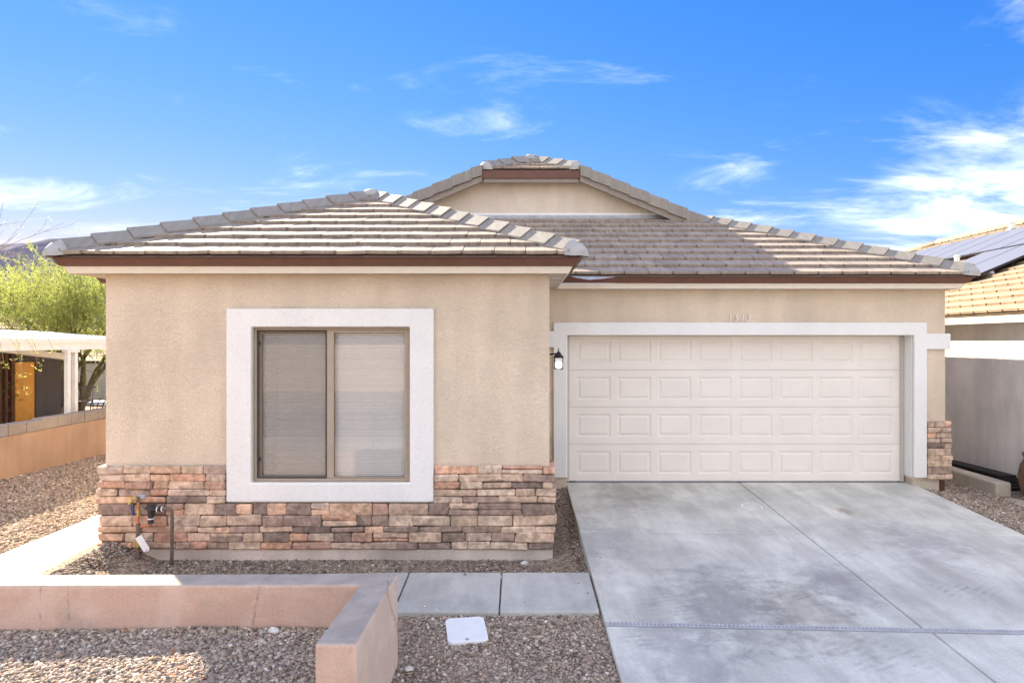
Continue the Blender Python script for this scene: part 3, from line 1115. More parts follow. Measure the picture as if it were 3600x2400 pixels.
def tile_plane(origin, e, s, poly, parent, mat, joined=False, wid=0.33, ex=0.345, cull=None, seedshift=0.0):
    """interlocking flat tiles over a convex polygon given in (u along the eave, v up the slope)"""
    e, s = Vector(e).normalized(), Vector(s).normalized()
    n = e.cross(s).normalized()
    if n.z < 0:
        n = -n
    hs = halfplanes(poly)
    u0, u1 = min(p[0] for p in poly), max(p[0] for p in poly)
    v1 = max(p[1] for p in poly)
    O = Vector(origin)
    rows = int(v1 / ex) + 1
    jm = MB()
    for r in range(rows):
        va = r * ex
        shift = (0.5 * wid if r % 2 else 0) + seedshift
        k = int(math.floor((u0 - shift) / wid)) - 1
        while True:
            ua = k * wid + shift
            k += 1
            if ua > u1:
                break
            g = 0.003
            dv = random.uniform(-0.006, 0.006)
            L = ex + 0.075
            # the interlock lip makes a small step at one bottom corner
            lip = 0.018
            rect = [(ua + g, va + dv), (ua + wid - 0.03, va + dv), (ua + wid - 0.03, va + dv + lip), (ua + wid - g, va + dv + lip), (ua + wid - g, va + L), (ua + g, va + L)]
            cl = rect
            for h in hs:
                cl = clip(cl, *h)
                if len(cl) < 3:
                    break
            if len(cl) < 3:
                continue
            ar = abs(sum(p[0] * q[1] - q[0] * p[1] for p, q in zip(cl, cl[1:] + cl[:1]))) / 2
            if ar < 0.004:
                continue
            cu = sum(p[0] for p in cl) / len(cl)
            cv = sum(p[1] for p in cl) / len(cl)
            if cull and cull(cu, cv):
                continue
            tw = random.uniform(-0.003, 0.003)
            hi, lo = [], []
            for (u, v) in cl:
                t = (v - va) / L
                top = 0.068 + (0.022 - 0.068) * t + tw * ((u - ua) / wid - 0.5) * 2
                p = O + e * u + s * v
                hi.append(p + n * top)
                lo.append(p + n * (top - 0.036))
            if joined:
                jm.prism(lo, hi)
            elif PIECES['tile'] < 298 or parent.name.startswith('tile_'):
                MB().prism(lo, hi).build('roof_tile', mat, parent)
                PIECES['tile'] += 1
            else:
                jm.prism(lo, hi)
    if jm.v:
        o = jm.build('tile_field', mat, parent)
        o['kind'] = 'stuff'


# wing front
tile_plane((wx0, wy, ZE), (1, 0, 0), (0, CS, SN), [(0, -0.02), (2 * wh, -0.02), (2 * wh, 0), (wh, wh / CS), (0, 0)], roof_wing, M['tile'], seedshift=0.08)
# jerkinhead
jw = jx1 - jx0
tile_plane((jx0, RY, jz), (1, 0, 0), (0, CS, SN), [(0, -0.02), (jw, -0.02), (jw, 0), (jw / 2, jw / 2 / CS), (0, 0)], roof_main, M['tile'], seedshift=0.05)
# garage slope, right of the valley with the wing
fw = mx1 - mx0
vx = wx1 - mx0
gv = (GY - my) / CS
tile_plane((mx0, my, ZE), (1, 0, 0), (0, CS, SN), [(vx + 0.02 * CS, -0.02), (fw, -0.02), (fw, 0), (fw - (GY - my), gv), (vx - (GY - my), gv)], roof_main, M['tile'],
           cull=lambda u, v: u + mx0 < 0.55 - (v * CS) * 0.55 - 0.3)
tile_plane((mx0, my, ZE), (1, 0, 0), (0, CS, SN), [(vx + 0.02 * CS, -0.02), (fw, -0.02), (fw, 0), (fw - (GY - my), gv), (vx - (GY - my), gv)], roof_main, M['tile'],
           joined=True, cull=lambda u, v: u + mx0 >= 0.55 - (v * CS) * 0.55 - 0.3)
# slopes the photograph does not show: joined
tile_plane((wx0, my, ZE), (0, -1, 0), (CS, 0, SN), [(0, 0), (my - wy, 0), (my - wy - wh, wh / CS), (0, wh / CS)], roof_wing, M['tile'], joined=True)
tile_plane((wx1, wy, ZE), (0, 1, 0), (-CS, 0, SN), [(0, 0), (my - wy, 0), (my - wy + wh, wh / CS), (wh, wh / CS)], roof_wing, M['tile'], joined=True)
tile_plane((mx1, my, ZE), (0, 1, 0), (-CS, 0, SN), [(0, 0), (14.9, 0), (14.9, mh / CS), (RY - my + 0.9, mh / CS), (RY - my, (RY - my) / CS)], roof_main, M['tile'], joined=True)
tile_plane((mx0, my, ZE), (0, 1, 0), (CS, 0, SN), [(0, 0), (14.9, 0), (14.9, mh / CS), (RY - my + 0.9, mh / CS), (RY - my, (RY - my) / CS)], roof_main, M['tile'], joined=True)


def cap_run(p0, p1, w1, w2, parent, mat, name='hip_tile', ex=0.37, start=0.10, stop=0.0, half=0.15):
    """V-shaped cap tiles lapping up a hip or ridge from p0 to p1; w1, w2 point down the two slopes"""
    p0, p1 = Vector(p0), Vector(p1)
    h = (p1 - p0)
    length = h.length
    h.normalize()
    w1, w2 = Vector(w1), Vector(w2)
    w1 = (w1 - h * w1.dot(h)).normalized()
    w2 = (w2 - h * w2.dot(h)).normalized()
    up = -(w1 + w2)
    up = up.normalized() if up.length > 1e-3 else Vector((0, 0, 1))
    if up.z < 0:
        up = -up
    # mortar bedding under the caps
    bed = []
    for dist in (start + 0.04, length):
        c0 = p0 + h * dist
        bed.append([c0 + w1 * 0.125, c0 + w1 * 0.125 + up * 0.05, c0 + up * 0.10, c0 + w2 * 0.125 + up * 0.05, c0 + w2 * 0.125])
    MB().prism(*bed).build('cap_bedding', M['bedding'], parent)
    d = start
    i = 0
    while d < length - stop:
        L = min(ex + 0.07, length - d + 0.04)
        jit = random.uniform(-0.006, 0.006)
        sec = [(w1, half), (w1, 0.055), (None, 0), (w2, 0.055), (w2, half)]
        lo, hi = [], []

        def pts(dist, lift, th):
            out = []
            for w, r in sec:
                q = p0 + h * dist + up * (lift + 0.042 - 0.52 * r)
                if w is not None:
                    q = q + w * r
                out.append(q)
            inn = [q - up * th for q in reversed(out)]
            return out + inn
        mb = MB().prism(pts(d + jit, 0.120 + random.uniform(-0.004, 0.006), 0.022), pts(d + L, 0.088, 0.022))
        mb.build(name, mat, parent)
        d += ex
        i += 1


def starter(p, dirv, parent, w1, w2, r=0.155, L=0.18):
    """rounded mortar cone that closes the low end of a hip"""
    p = Vector(p)
    h = Vector(dirv).normalized()
    w1 = Vector(w1); w2 = Vector(w2)
    w1 = (w1 - h * w1.dot(h)).normalized(); w2 = (w2 - h * w2.dot(h)).normalized()
    up = -(w1 + w2)
    up.normalize()
    side = h.cross(up)
    rows = []
    for (t, k, zz) in ((1.0, 1.0, 0.155), (0.7, 1.0, 0.148), (0.4, 0.9, 0.125), (0.15, 0.72, 0.095), (0.02, 0.5, 0.07)):
        row = []
        for a in range(9):
            th = math.pi * a / 8
            c, s_ = math.cos(th), math.sin(th)
            row.append(p + h * (L * t) + side * (c * r * k) + up * (zz * s_ ** 0.7 + 0.035 * (1 - s_) - 0.33 * r * k * abs(c) ** 1.5))
        rows.append(row)
    vs = [q for r_ in rows for q in r_]
    fs = []
    for i in range(len(rows) - 1):
        for k in range(8):
            fs.append((i * 9 + k, i * 9 + k + 1, (i + 1) * 9 + k + 1, (i + 1) * 9 + k))
    fs.append(tuple(range(9)))
    fs.append(tuple(range(len(vs) - 9, len(vs))))
    MB().add(vs, fs).build('hip_starter', M['starter'], parent, smooth=True)


F_ = (0, -CS, -SN); R_ = (CS, 0, -SN); L_ = (-CS, 0, -SN)
cap_run((wx0, wy, ZE), wap, F_, L_, roof_wing, M['cap'])
cap_run((wx1, wy, ZE), wap, F_, R_, roof_wing, M['cap'])
starter((wx0, wy, ZE), (wh, wh, SLOPE * wh), roof_wing, F_, L_)
starter((wx1, wy, ZE), (-wh, wh, SLOPE * wh), roof_wing, F_, R_)
cap_run((wc, wy + wh + 0.05, wap[2]), (wc, my + wh, wap[2]), L_, R_, roof_wing, M['cap'], name='ridge_tile', start=0.0)
# peak caps
for parent, p in ((roof_wing, wap), (roof_main, jap)):
    MB().lathe([(0.20, p[2] + 0.02), (0.17, p[2] + 0.09), (0.10, p[2] + 0.14), (0.03, p[2] + 0.155)], p[0], p[1] + 0.02, 12).build('peak_cap', M['starter'], parent, smooth=True)
gz = ZE + SLOPE * (RY - my)
cap_run((mx1, my, ZE), (mx1 - (RY - my), RY, gz), F_, R_, roof_main, M['cap'])
cap_run((mx0, my, ZE), (mx0 + (RY - my), RY, gz), F_, L_, roof_main, M['cap'])
starter((mx1, my, ZE), (-1, 1, SLOPE), roof_main, F_, R_)
starter((mx0, my, ZE), (1, 1, SLOPE), roof_main, F_, L_)
cap_run((jx0, RY, jz), jap, F_, L_, roof_main, M['cap'], start=0.08)
cap_run((jx1, RY, jz), jap, F_, R_, roof_main, M['cap'], start=0.08)
starter((jx0, RY, jz), (1, 1, SLOPE), roof_main, F_, L_, L=0.12)
starter((jx1, RY, jz), (-1, 1, SLOPE), roof_main, F_, R_, L=0.12)
cap_run((mc, jap[1] + 0.05, ridge_z), (mc, 24, ridge_z), L_, R_, roof_main, M['cap'], name='ridge_tile', start=0.0)


def rake_run(x0, x1, sgn):
    """L-shaped rake tiles up the gable edge from the skirt (x0) to the jerkinhead (x1)"""
    z0 = ZE + SLOPE * abs(x0 - (mx1 if sgn > 0 else mx0))
    dirx = -sgn
    length = abs(x1 - x0) / CS
    d = 0.0
    while d < length - 0.05:
        L = min(0.40, length - d + 0.02)

        def sec(t, lift):
            x = x0 + dirx * t * CS
            z = z0 + t * SN
            f = RY - 0.065 - lift * 0.15
            return [(x, f, z + 0.085 + lift), (x, f, z - 0.105 + lift), (x, f + 0.022, z - 0.105 + lift), (x, f + 0.022, z + 0.06 + lift), (x, f + 0.20, z + 0.06 + lift), (x, f + 0.20, z + 0.085 + lift)]
        MB().prism(sec(d, 0.028), sec(d + L, 0.0)).build('rake_tile', M['cap'], roof_main)
        d += 0.37


rake_run(mx1 - (RY - my), jx1 + 0.02, 1)
rake_run(mx0 + (RY - my), jx0 - 0.02, -1)
# bargeboards under the rakes, jerkinhead fascia, gable wall and the pale flashing at its foot
for sgn, xe, jx in ((1, mx1, jx1), (-1, mx0, jx0)):
    xa = xe - sgn * (RY - my)
    za = ZE + SLOPE * (RY - my)
    lo = [(xa, RY - 0.02, za - 0.10), (xa, RY - 0.02, za - 0.20), (xa, RY + 0.02, za - 0.20), (xa, RY + 0.02, za - 0.10)]
    hi = [(jx, RY - 0.02, jz - 0.10), (jx, RY - 0.02, jz - 0.20), (jx, RY + 0.02, jz - 0.20), (jx, RY + 0.02, jz - 0.10)]
    MB().prism(lo, hi).build('bargeboard', M['bargeboard'], house)
    lo = [(xa, RY + 0.021, za - 0.03), (xa, RY + 0.021, za - 0.13), (xa, GY + 0.02, za - 0.13), (xa, GY + 0.02, za - 0.03)]
    hi = [(jx, RY + 0.021, jz - 0.03), (jx, RY + 0.021, jz - 0.13), (jx, GY + 0.02, jz - 0.13), (jx, GY + 0.02, jz - 0.03)]
    MB().prism(lo, hi).build('soffit', M['soffit'], house)
MB().box(jx0 + 0.005, jx1 - 0.005, RY - 0.03, RY + 0.015, jz - 0.145, jz - 0.005).build('fascia', M['brown'], house)
MB().box(jx0 + 0.03, jx1 - 0.03, RY + 0.0, RY + 0.05, jz - 0.215, jz - 0.147).build('fascia', M['bargeboard'], house)
MB().box(jx0 + 0.03, jx1 - 0.03, RY + 0.051, GY + 0.02, jz - 0.15, jz - 0.12).build('soffit', M['soffit'], house)
gp = []
g0 = mx0 + (GY - my) - 0.25
g1 = mx1 - (GY - my) + 0.25
ga = lambda x: ZE + SLOPE * min(mx1 - x, x - mx0) - 0.04
poly_y([(g0, ga(g0) - 0.05), (g1, ga(g1) - 0.05), (g1, ga(g1)), (jx1, min(ga(jx1), jz - 0.1)), (jx0, min(ga(jx0), jz - 0.1)), (g0, ga(g0))], GY, GY + 0.1).build('gable_wall', M['gable'], house)
MB().box(g0 + 0.22, g1 - 0.22, GY - 0.035, GY - 0.001, mtop + 0.035, mtop + 0.125).build('gable_band', M['white'], house, bevel=0.006)
MB().box(g0 + 0.12, g1 - 0.12, GY - 0.06, GY - 0.036, mtop - 0.0, mtop + 0.075).build('flashing', M['metal'], house)


# loose sheet of metal flashing where wing and garage eaves meet
MB().add([(0.70, 9.262, 0.888), (1.32, 9.262, 0.874), (1.12, 9.245, 0.845), (0.96, 9.235, 0.832), (0.78, 9.24, 0.862)], [(0, 4, 3, 2, 1)]).build('flashing', M['metal'], house)

# ---- stacked ledge stone
TAN = [(0.58, 0.43, 0.32), (0.54, 0.40, 0.295), (0.61, 0.475, 0.36), (0.52, 0.40, 0.315)]
SALMON = [(0.60, 0.365, 0.25), (0.53, 0.315, 0.225), (0.63, 0.42, 0.29), (0.47, 0.30, 0.225)]
UMBER = [(0.29, 0.215, 0.175), (0.24, 0.18, 0.15), (0.35, 0.255, 0.205), (0.41, 0.295, 0.24)]


def stone_col(x):
    t = (x + 4.6) / 5.0
    r = random.random()
    if r < 0.13 + 0.17 * t:
        c = random.choice(UMBER)
    elif r < 0.72 - 0.42 * t:
        c = random.choice(SALMON)
    else:
        c = random.choice(TAN)
    k = random.uniform(0.9, 1.1)
    return (c[0] * k, c[1] * k, c[2] * k, 1)


clad = thing_part('stone_cladding', house, (-2.1, WF, -1.8))
MB().box(WL - 0.028, WR + 0.03, WF - 0.03, WF - 0.001, -2.268, -1.775).build('joint_backing', M['mortar'], clad)
MB().box(WL - 0.028, -3.20, WF - 0.03, WF - 0.001, -1.774, -1.375).build('joint_backing', M['mortar'], clad)
MB().box(-0.91, WR + 0.03, WF - 0.03, WF - 0.001, -1.774, -1.375).build('joint_backing', M['mortar'], clad)
MB().box(WR + 0.001, WR + 0.03, WF, GF - 0.01, -2.268, -1.375).build('joint_backing', M['mortar'], clad)
MB().box(WL - 0.028, WL - 0.001, WF, GF - 0.01, -2.268, -1.375).build('joint_backing', M['mortar'], clad)
NST = [0]


def stone(mb_args, parent, col):
    o = MB().cbox(*mb_args, c=0.012, jit=0.011).build('stone', M['stone'], parent)
    o.color = col
    o.rotation_euler.y = random.uniform(-0.017, 0.017)
    NST[0] += 1
    return o


def stone_row(x0, x1, z0, z1, front, parent, lenr=(0.15, 0.48)):
    x = x0
    while x < x1 - 0.02:
        L = random.uniform(*lenr)
        if x1 - (x + L) < 0.09:
            L = x1 - x
        h = z1 - z0
        d = random.uniform(0.0, 0.022)
        col = stone_col(x + L / 2)
        g = 0.002
        edge0 = x <= x0 + 1e-6 and x0 < WL
        edge1 = x + L >= x1 - 1e-6 and x1 > WR
        xa, xb = x + g, x + L - g
        yb = WF - 0.022
        if edge0:
            xa -= random.uniform(-0.015, 0.03); yb = WF + random.uniform(0.1, 0.3)
        if edge1:
            xb += random.uniform(-0.02, 0.03); yb = WF + random.uniform(0.1, 0.3)
        if h > 0.085 and L > 0.16 and random.random() < 0.12 and not edge0 and not edge1:
            m = z0 + h * random.uniform(0.4, 0.6)
            stone((xa, xb, front - d, yb, z0 + g, m - g), parent, col)
            stone((xa, xb, front - random.uniform(0, 0.022), yb, m + g, z1 - g), parent, stone_col(x))
        else:
            stone((xa, xb, front - d, yb, z0 + g + random.uniform(-0.004, 0.004), z1 - g + random.uniform(-0.004, 0.004)), parent, col)
        x += L


zrows = [-2.268]
while zrows[-1] < -1.45:
    zrows.append(zrows[-1] + random.choice((0.066, 0.078, 0.088, 0.098, 0.108, 0.118)))
k = (-1.357 + 2.268) / (zrows[-1] + 2.268)
zrows = [-2.268 + (z + 2.268) * k for z in zrows]
lim = min(zrows, key=lambda z: abs(z + 1.765))
zrows = [z if z != lim else -1.765 for z in zrows]
for a, b in zip(zrows, zrows[1:]):
    if b <= -1.76:
        stone_row(WL - 0.045, WR + 0.055, a, b, WF - 0.058, clad)
    else:
        stone_row(WL - 0.045, -3.192, a, b, WF - 0.058, clad)
        stone_row(-0.918, WR + 0.055, a, b, WF - 0.058, clad)
# return faces the photograph does not show
for side, xf in ((-1, WL), (1, WR)):
    jm = MB()
    for a, b in zip(zrows, zrows[1:]):
        y = WF + 0.32
        while y < GF - 0.12:
            L = min(random.uniform(0.16, 0.4), GF - 0.07 - y)
            x_ = xf + side * random.uniform(0.045, 0.065)
            jm.cbox(min(xf, x_), max(xf, x_), y + 0.003, y + L - 0.003, a + 0.003, b - 0.003, 0.008)
            y += L
    o = jm.build('stone_return', M['stone'], clad)
    o.color = (0.45, 0.3, 0.2, 1)
    o['kind'] = 'stuff'
# narrow pier right of the garage door
pier = thing_part('stone_cladding', house, (5.9, GF, -1.5))
MB().box(5.757, GR + 0.025, GF - 0.03, GF - 0.001, -1.93, -1.13).build('joint_backing', M['mortar'], pier)
z = -1.935
hs_ = [0.072, 0.098, 0.085, 0.07, 0.098, 0.074, 0.062, 0.076, 0.072, 0.083]
kk = (1.935 - 1.118) / sum(hs_)
for h in hs_:
    h *= kk
    splits = random.choice(([0.55], [0.35], [0.7], [0.3, 0.75], [1.0]))
    x = 5.76
    Wd = GR + 0.055 - 5.76
    for t in splits + ([1.0] if splits[-1] < 1 else []):
        xb = 5.76 + Wd * t
        last = t == 1.0
        o = MB().cbox(x + 0.003, xb - 0.003 + (random.uniform(-0.01, 0.02) if last else 0), GF - 0.06 - random.uniform(0, 0.018), GF + (random.uniform(0.15, 0.3) if last else -0.02), z + 0.003, z + h - 0.003, 0.008, 0.004).build('stone', M['stone'], pier)
        o.color = stone_col(random.uniform(-3.0, 1.0))
        x = xb
    z += h

# ------------------------------------------------------------------ wall lantern
def build_lantern():
    y = 8.78
    X = 0.52
    t = thing('wall_lantern', 'small black wall lantern with lit bulb beside the garage door', 'lamp', (WR, y, -0.35))
    MB().tube([(WR + 0.002, y, -0.19), (WR + 0.014, y, -0.19)], [0.058, 0.046], 16).build('back_plate', M['black'], t)
    MB().tube([(WR + 0.012, y, -0.175), (WR + 0.06, y, -0.168), (WR + 0.11, y, -0.158), (X - 0.02, y, -0.165)], [0.024, 0.013, 0.011, 0.016], 10).build('arm', M['black'], t, smooth=True)
    MB().lathe([(0.066, -0.205), (0.068, -0.195), (0.045, -0.175), (0.030, -0.15), (0.014, -0.132), (0.007, -0.125), (0.006, -0.10), (0.002, -0.078)], X, y, 16).build('roof_cap', M['black'], t, smooth=True)
    fr = MB()
    for sx in (-1, 1):
        for sy in (-1, 1):
            fr.tube([(X + sx * 0.052, y + sy * 0.052, -0.205), (X + sx * 0.050, y + sy * 0.050, -0.352)], 0.0045, 6)
    fr.box(X - 0.058, X + 0.058, y - 0.058, y + 0.058, -0.212, -0.204)
    fr.build('frame', M['black'], t)
    MB().cbox(X - 0.056, X + 0.056, y - 0.056, y + 0.056, -0.357, -0.347, 0.003).build('base', M['black'], t)
    g = MB()
    a = 0.047
    g.quad((X - a, y - a, -0.347), (X + a, y - a, -0.347), (X + a, y - a, -0.212), (X - a, y - a, -0.212))
    g.quad((X + a, y - a, -0.347), (X + a, y + a, -0.347), (X + a, y + a, -0.212), (X + a, y - a, -0.212))
    g.quad((X - a, y - a, -0.347), (X - a, y - a, -0.212), (X - a, y + a, -0.212), (X - a, y + a, -0.347))
    g.build('pane', M['glass'], t)
    MB().lathe([(0.012, -0.345), (0.03, -0.338), (0.041, -0.315), (0.041, -0.285), (0.028, -0.262), (0.012, -0.255)], X, y, 16).build('bulb', M['bulb'], t, smooth=True)


build_lantern()


# ------------------------------------------------------------------ water service pipes
def build_pipes():
    t = thing('water_pipes', 'weathered water pipes with brass tap and blue lever against the stone wall', 'pipes', (-4.0, 7.34, -2.5))
    y = 7.33
    x = -4.08
    MB().tube([(x, y, -2.55), (x, y, -2.20)], 0.026, 10).build('riser', M['old_pipe'], t)
    MB().tube([(x, y, -2.32), (x, y, -2.27)], 0.034, 10).build('collar', M['old_pipe'], t)
    MB().tube([(x, y, -2.20), (x, y, -2.10)], 0.034, 10).build('coupling', M['brass'], t)
    MB().tube([(x, y, -2.10), (x + 0.003, y, -1.95)], 0.024, 10).build('riser', M['old_pipe'], t)
    MB().tube([(x, y, -1.95), (x, y, -1.72)], 0.014, 8).build('copper_riser', M['copper'], t)
    MB().tube([(x, y, -1.87), (x, y, -1.80)], 0.022, 10).build('valve_body', M['brass'], t)
    MB().tube([(x, y - 0.02, -1.845), (x - 0.035, y - 0.03, -1.835), (x - 0.052, y - 0.03, -1.80), (x - 0.055, y - 0.03, -1.745)], [0.006, 0.007, 0.008, 0.009], 8).build('lever', M['blue'], t)
    MB().tube([(x, y, -1.72), (x, y, -1.665)], 0.02, 8).build('tee', M['old_pipe'], t)
    MB().tube([(x, y, -1.68), (x - 0.045, y - 0.03, -1.70), (x - 0.075, y - 0.05, -1.735)], [0.014, 0.013, 0.017], 8).build('tap', M['brass'], t)
    MB().tube([(x - 0.045, y - 0.035, -1.70), (x - 0.05, y - 0.05, -1.662)], 0.006, 6).build('tap_stem', M['brass'], t)
    MB().cbox(x - 0.095, x - 0.012, y - 0.058, y - 0.046, -1.666, -1.656, 0.003).build('tap_handle', M['yellow'], t)
    MB().cbox(x - 0.012, x + 0.075, y + 0.0, y + 0.03, -1.70, -1.645, 0.012, 0.006).build('foil_wrap', M['metal'], t)
    # branch to the pressure regulator and the second riser
    MB().tube([(x + 0.003, y, -2.0), (x + 0.02, y, -1.985), (x + 0.06, y, -1.98), (x + 0.12, y, -1.975), (x + 0.135, y, -1.94)], 0.013, 8).build('branch', M['copper'], t, smooth=True)
    MB().tube([(x + 0.137, y, -1.95), (x + 0.137, y, -1.88)], 0.030, 10).build('union', M['rubber'], t)
    MB().tube([(x + 0.137, y, -1.905), (x + 0.137, y, -1.893)], 0.033, 10).build('union_ring', M['paper'], t)
    MB().tube([(x + 0.137, y, -1.88), (x + 0.14, y, -1.83), (x + 0.145, y, -1.80), (x + 0.145, y, -1.755)], [0.030, 0.038, 0.044, 0.034], 12).build('regulator', M['rubber'], t)
    MB().tube([(x + 0.145, y, -1.755), (x + 0.145, y, -1.742)], 0.05, 12).build('regulator_cap', M['rubber'], t)
    MB().tube([(x + 0.085, y, -1.785), (x + 0.145, y, -1.785)], 0.018, 8).build('side_port', M['rubber'], t)
    MB().tube([(x + 0.17, y, -1.80), (x + 0.24, y, -1.795)], 0.026, 10).build('nipple', M['rubber'], t)
    MB().tube([(x + 0.205, y, -1.80), (x + 0.215, y, -1.80)], 0.030, 10).build('union_ring', M['paper'], t)
    MB().tube([(x + 0.255, y, -1.797), (x + 0.265, y, -1.797)], 0.028, 10).build('union_ring', M['paper'], t)
    MB().tube([(x + 0.235, y, -1.795), (x + 0.31, y, -1.795), (x + 0.345, y, -1.80), (x + 0.362, y, -1.825), (x + 0.364, y, -1.88), (x + 0.362, y, -2.2), (x + 0.36, y, -2.55)], 0.018, 10).build('outlet_pipe', M['old_pipe'], t, smooth=True)
    MB().tube([(x + 0.04, y, -2.24), (x + 0.10, y, -2.235)], 0.03, 8).build('side_stub', M['rubber'], t)
    # paper tag wired on
    tg = MB()
    c = Vector((x + 0.075, y - 0.045, -2.16))
    ux = Vector((math.cos(math.radians(-58)), 0, math.sin(math.radians(-58))))
    uz = Vector((-ux.z, 0.0, ux.x))
    pts = [c + ux * a + uz * b for a, b in ((-0.095, -0.038), (0.075, -0.038), (0.095, -0.012), (0.095, 0.012), (0.075, 0.038), (-0.095, 0.038))]
    tg.prism([p + Vector((0, 0.003, 0)) for p in pts], pts)
    tg.build('paper_tag', M['paper'], t)
    MB().tube([c + ux * 0.07 + uz * 0.01, c + ux * 0.10 - uz * 0.03 + Vector((0, -0.01, 0)), (x + 0.03, y - 0.03, -2.23)], 0.0025, 5).build('tag_wire', M['copper'], t)


build_pipes()


# ------------------------------------------------------------------ planter wall
def build_planter():
    pts = [(-9.5, 4.617), (-1.078, 4.617), (-1.107, 3.712), (-0.88, 3.712), (-0.852, 4.85), (-9.5, 4.85)]
    mb = MB().prism([(x, d, -2.6) for x, d in pts], [(x, d, -1.644 - 0.004 * max(0, -x - 3)) for x, d in pts])
    o = mb.build('planter_wall', M['planter'], bevel=0.018, seg=3)
    tag(o, 'low pinkish plastered planter wall turning a corner in front of the house', 'wall')
    # soil inside the raised bed
    xs = [-9.4 + i * 0.2 for i in range(42)] + [-1.09]
    ys = [1.5 + 0.2 * i for i in range(15)] + [4.45, 4.612]
    v = [(x, y, bed_z(x, y)) for y in ys for x in xs]
    n = len(xs)
    f = [(j * n + i, j * n + i + 1, (j + 1) * n + i + 1, (j + 1) * n + i) for j in range(len(ys) - 1) for i in range(n - 1)]
    s = MB().add(v, f).build('planter_bed', M['ground'])
    tag(s, 'raised gravel bed held in by the planter wall', 'bed', kind='structure')


def bed_z(x, y):
    z = -1.93 - 0.02 * (x + 1.1) * -1 * 0.6 - 0.03 * max(0, 4.6 - y)
    z += 0.012 * noise.noise(Vector((x * 2.2, y * 2.2, 3))) + 0.02 * noise.noise(Vector((x * 0.8, y * 0.8, 9)))
    if y < 3.7:
        z -= 0.5 * sstep(3.7, 2.2, y)
    return z


build_planter()

# ------------------------------------------------------------------ gravel
ICO_V = None


def ico():
    p = (1 + 5 ** 0.5) / 2
    v = np.array([(-1, p, 0), (1, p, 0), (-1, -p, 0), (1, -p, 0), (0, -1, p), (0, 1, p), (0, -1, -p), (0, 1, -p), (p, 0, -1), (p, 0, 1), (-p, 0, -1), (-p, 0, 1)], dtype=float)
    v /= np.linalg.norm(v[0])
    f = np.array([(0, 11, 5), (0, 5, 1), (0, 1, 7), (0, 7, 10), (0, 10, 11), (1, 5, 9), (5, 11, 4), (11, 10, 2), (10, 7, 6), (7, 1, 8),
                  (3, 9, 4), (3, 4, 2), (3, 2, 6), (3, 6, 8), (3, 8, 9), (4, 9, 5), (2, 4, 11), (6, 2, 10), (8, 6, 7), (9, 8, 1)], dtype=np.int32)
    return v, f


ICO_V, ICO_F = ico()


def gravel(name, label, region, count, size, zf, mask=None, bright=1.0):
    x0, x1, y0, y1 = region
    xs = rng.uniform(x0, x1, count)
    ys = rng.uniform(y0, y1, count)
    if mask:
        keep = np.array([mask(a, b) for a, b in zip(xs, ys)])
        xs, ys = xs[keep], ys[keep]
    n = len(xs)
    zs = np.array([zf(a, b) for a, b in zip(xs, ys)])
    sz = size[0] * np.exp(rng.normal(0.0, 0.38, n))
    sz = np.clip(sz, size[0] * 0.5, size[1])
    sc3 = np.stack([sz, sz * rng.uniform(0.55, 0.95, n), sz * rng.uniform(0.4, 0.75, n)], 1)
    v = ICO_V[None] * rng.uniform(0.78, 1.18, (n, 12, 1)) * sc3[:, None, :]
    # random tilt, then random turn
    ax, az = rng.normal(0, 0.45, n), rng.uniform(0, 2 * np.pi, n)
    ca, sa = np.cos(ax)[:, None], np.sin(ax)[:, None]
    y_, z_ = v[:, :, 1] * ca - v[:, :, 2] * sa, v[:, :, 1] * sa + v[:, :, 2] * ca
    cz, sz_ = np.cos(az)[:, None], np.sin(az)[:, None]
    X = v[:, :, 0] * cz - y_ * sz_ + xs[:, None]
    Y = v[:, :, 0] * sz_ + y_ * cz + ys[:, None]
    Z = z_ + (zs + sc3[:, 2] * rng.uniform(0.2, 0.75, n))[:, None] + EYE
    co = np.stack([X, Y, Z], 2).reshape(-1, 3)
    org = np.array([(x0 + x1) / 2, (y0 + y1) / 2, zs.min() + EYE])
    co -= org
    fa = (ICO_F[None] + (np.arange(n) * 12)[:, None, None]).reshape(-1, 3).astype(np.int32)
    me = bpy.data.meshes.new(name)
    me.vertices.add(len(co)); me.vertices.foreach_set('co', co.ravel())
    me.loops.add(fa.size); me.loops.foreach_set('vertex_index', fa.ravel())
    me.polygons.add(len(fa))
    me.polygons.foreach_set('loop_start', np.arange(0, fa.size, 3, dtype=np.int32))
    me.update(calc_edges=True)
    pal = np.array([(0.33, 0.265, 0.215), (0.24, 0.195, 0.16), (0.42, 0.345, 0.28), (0.48, 0.41, 0.345), (0.16, 0.13, 0.115), (0.36, 0.275, 0.22), (0.62, 0.57, 0.52), (0.30, 0.27, 0.245)])
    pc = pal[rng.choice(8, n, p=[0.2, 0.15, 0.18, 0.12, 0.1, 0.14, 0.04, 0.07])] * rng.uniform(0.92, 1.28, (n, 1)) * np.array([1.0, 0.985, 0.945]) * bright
    col = np.concatenate([np.repeat(pc, 12, 0), np.ones((n * 12, 1))], 1)
    at = me.attributes.new('pebble_color', 'FLOAT_COLOR', 'POINT')
    at.data.foreach_set('color', col.ravel().astype(np.float32))
    me.materials.append(M['pebble'])
    o = bpy.data.objects.new(name, me)
    C.objects.link(o)
    place(o, org, None)
    tag(o, label, 'gravel', kind='stuff')
    return o




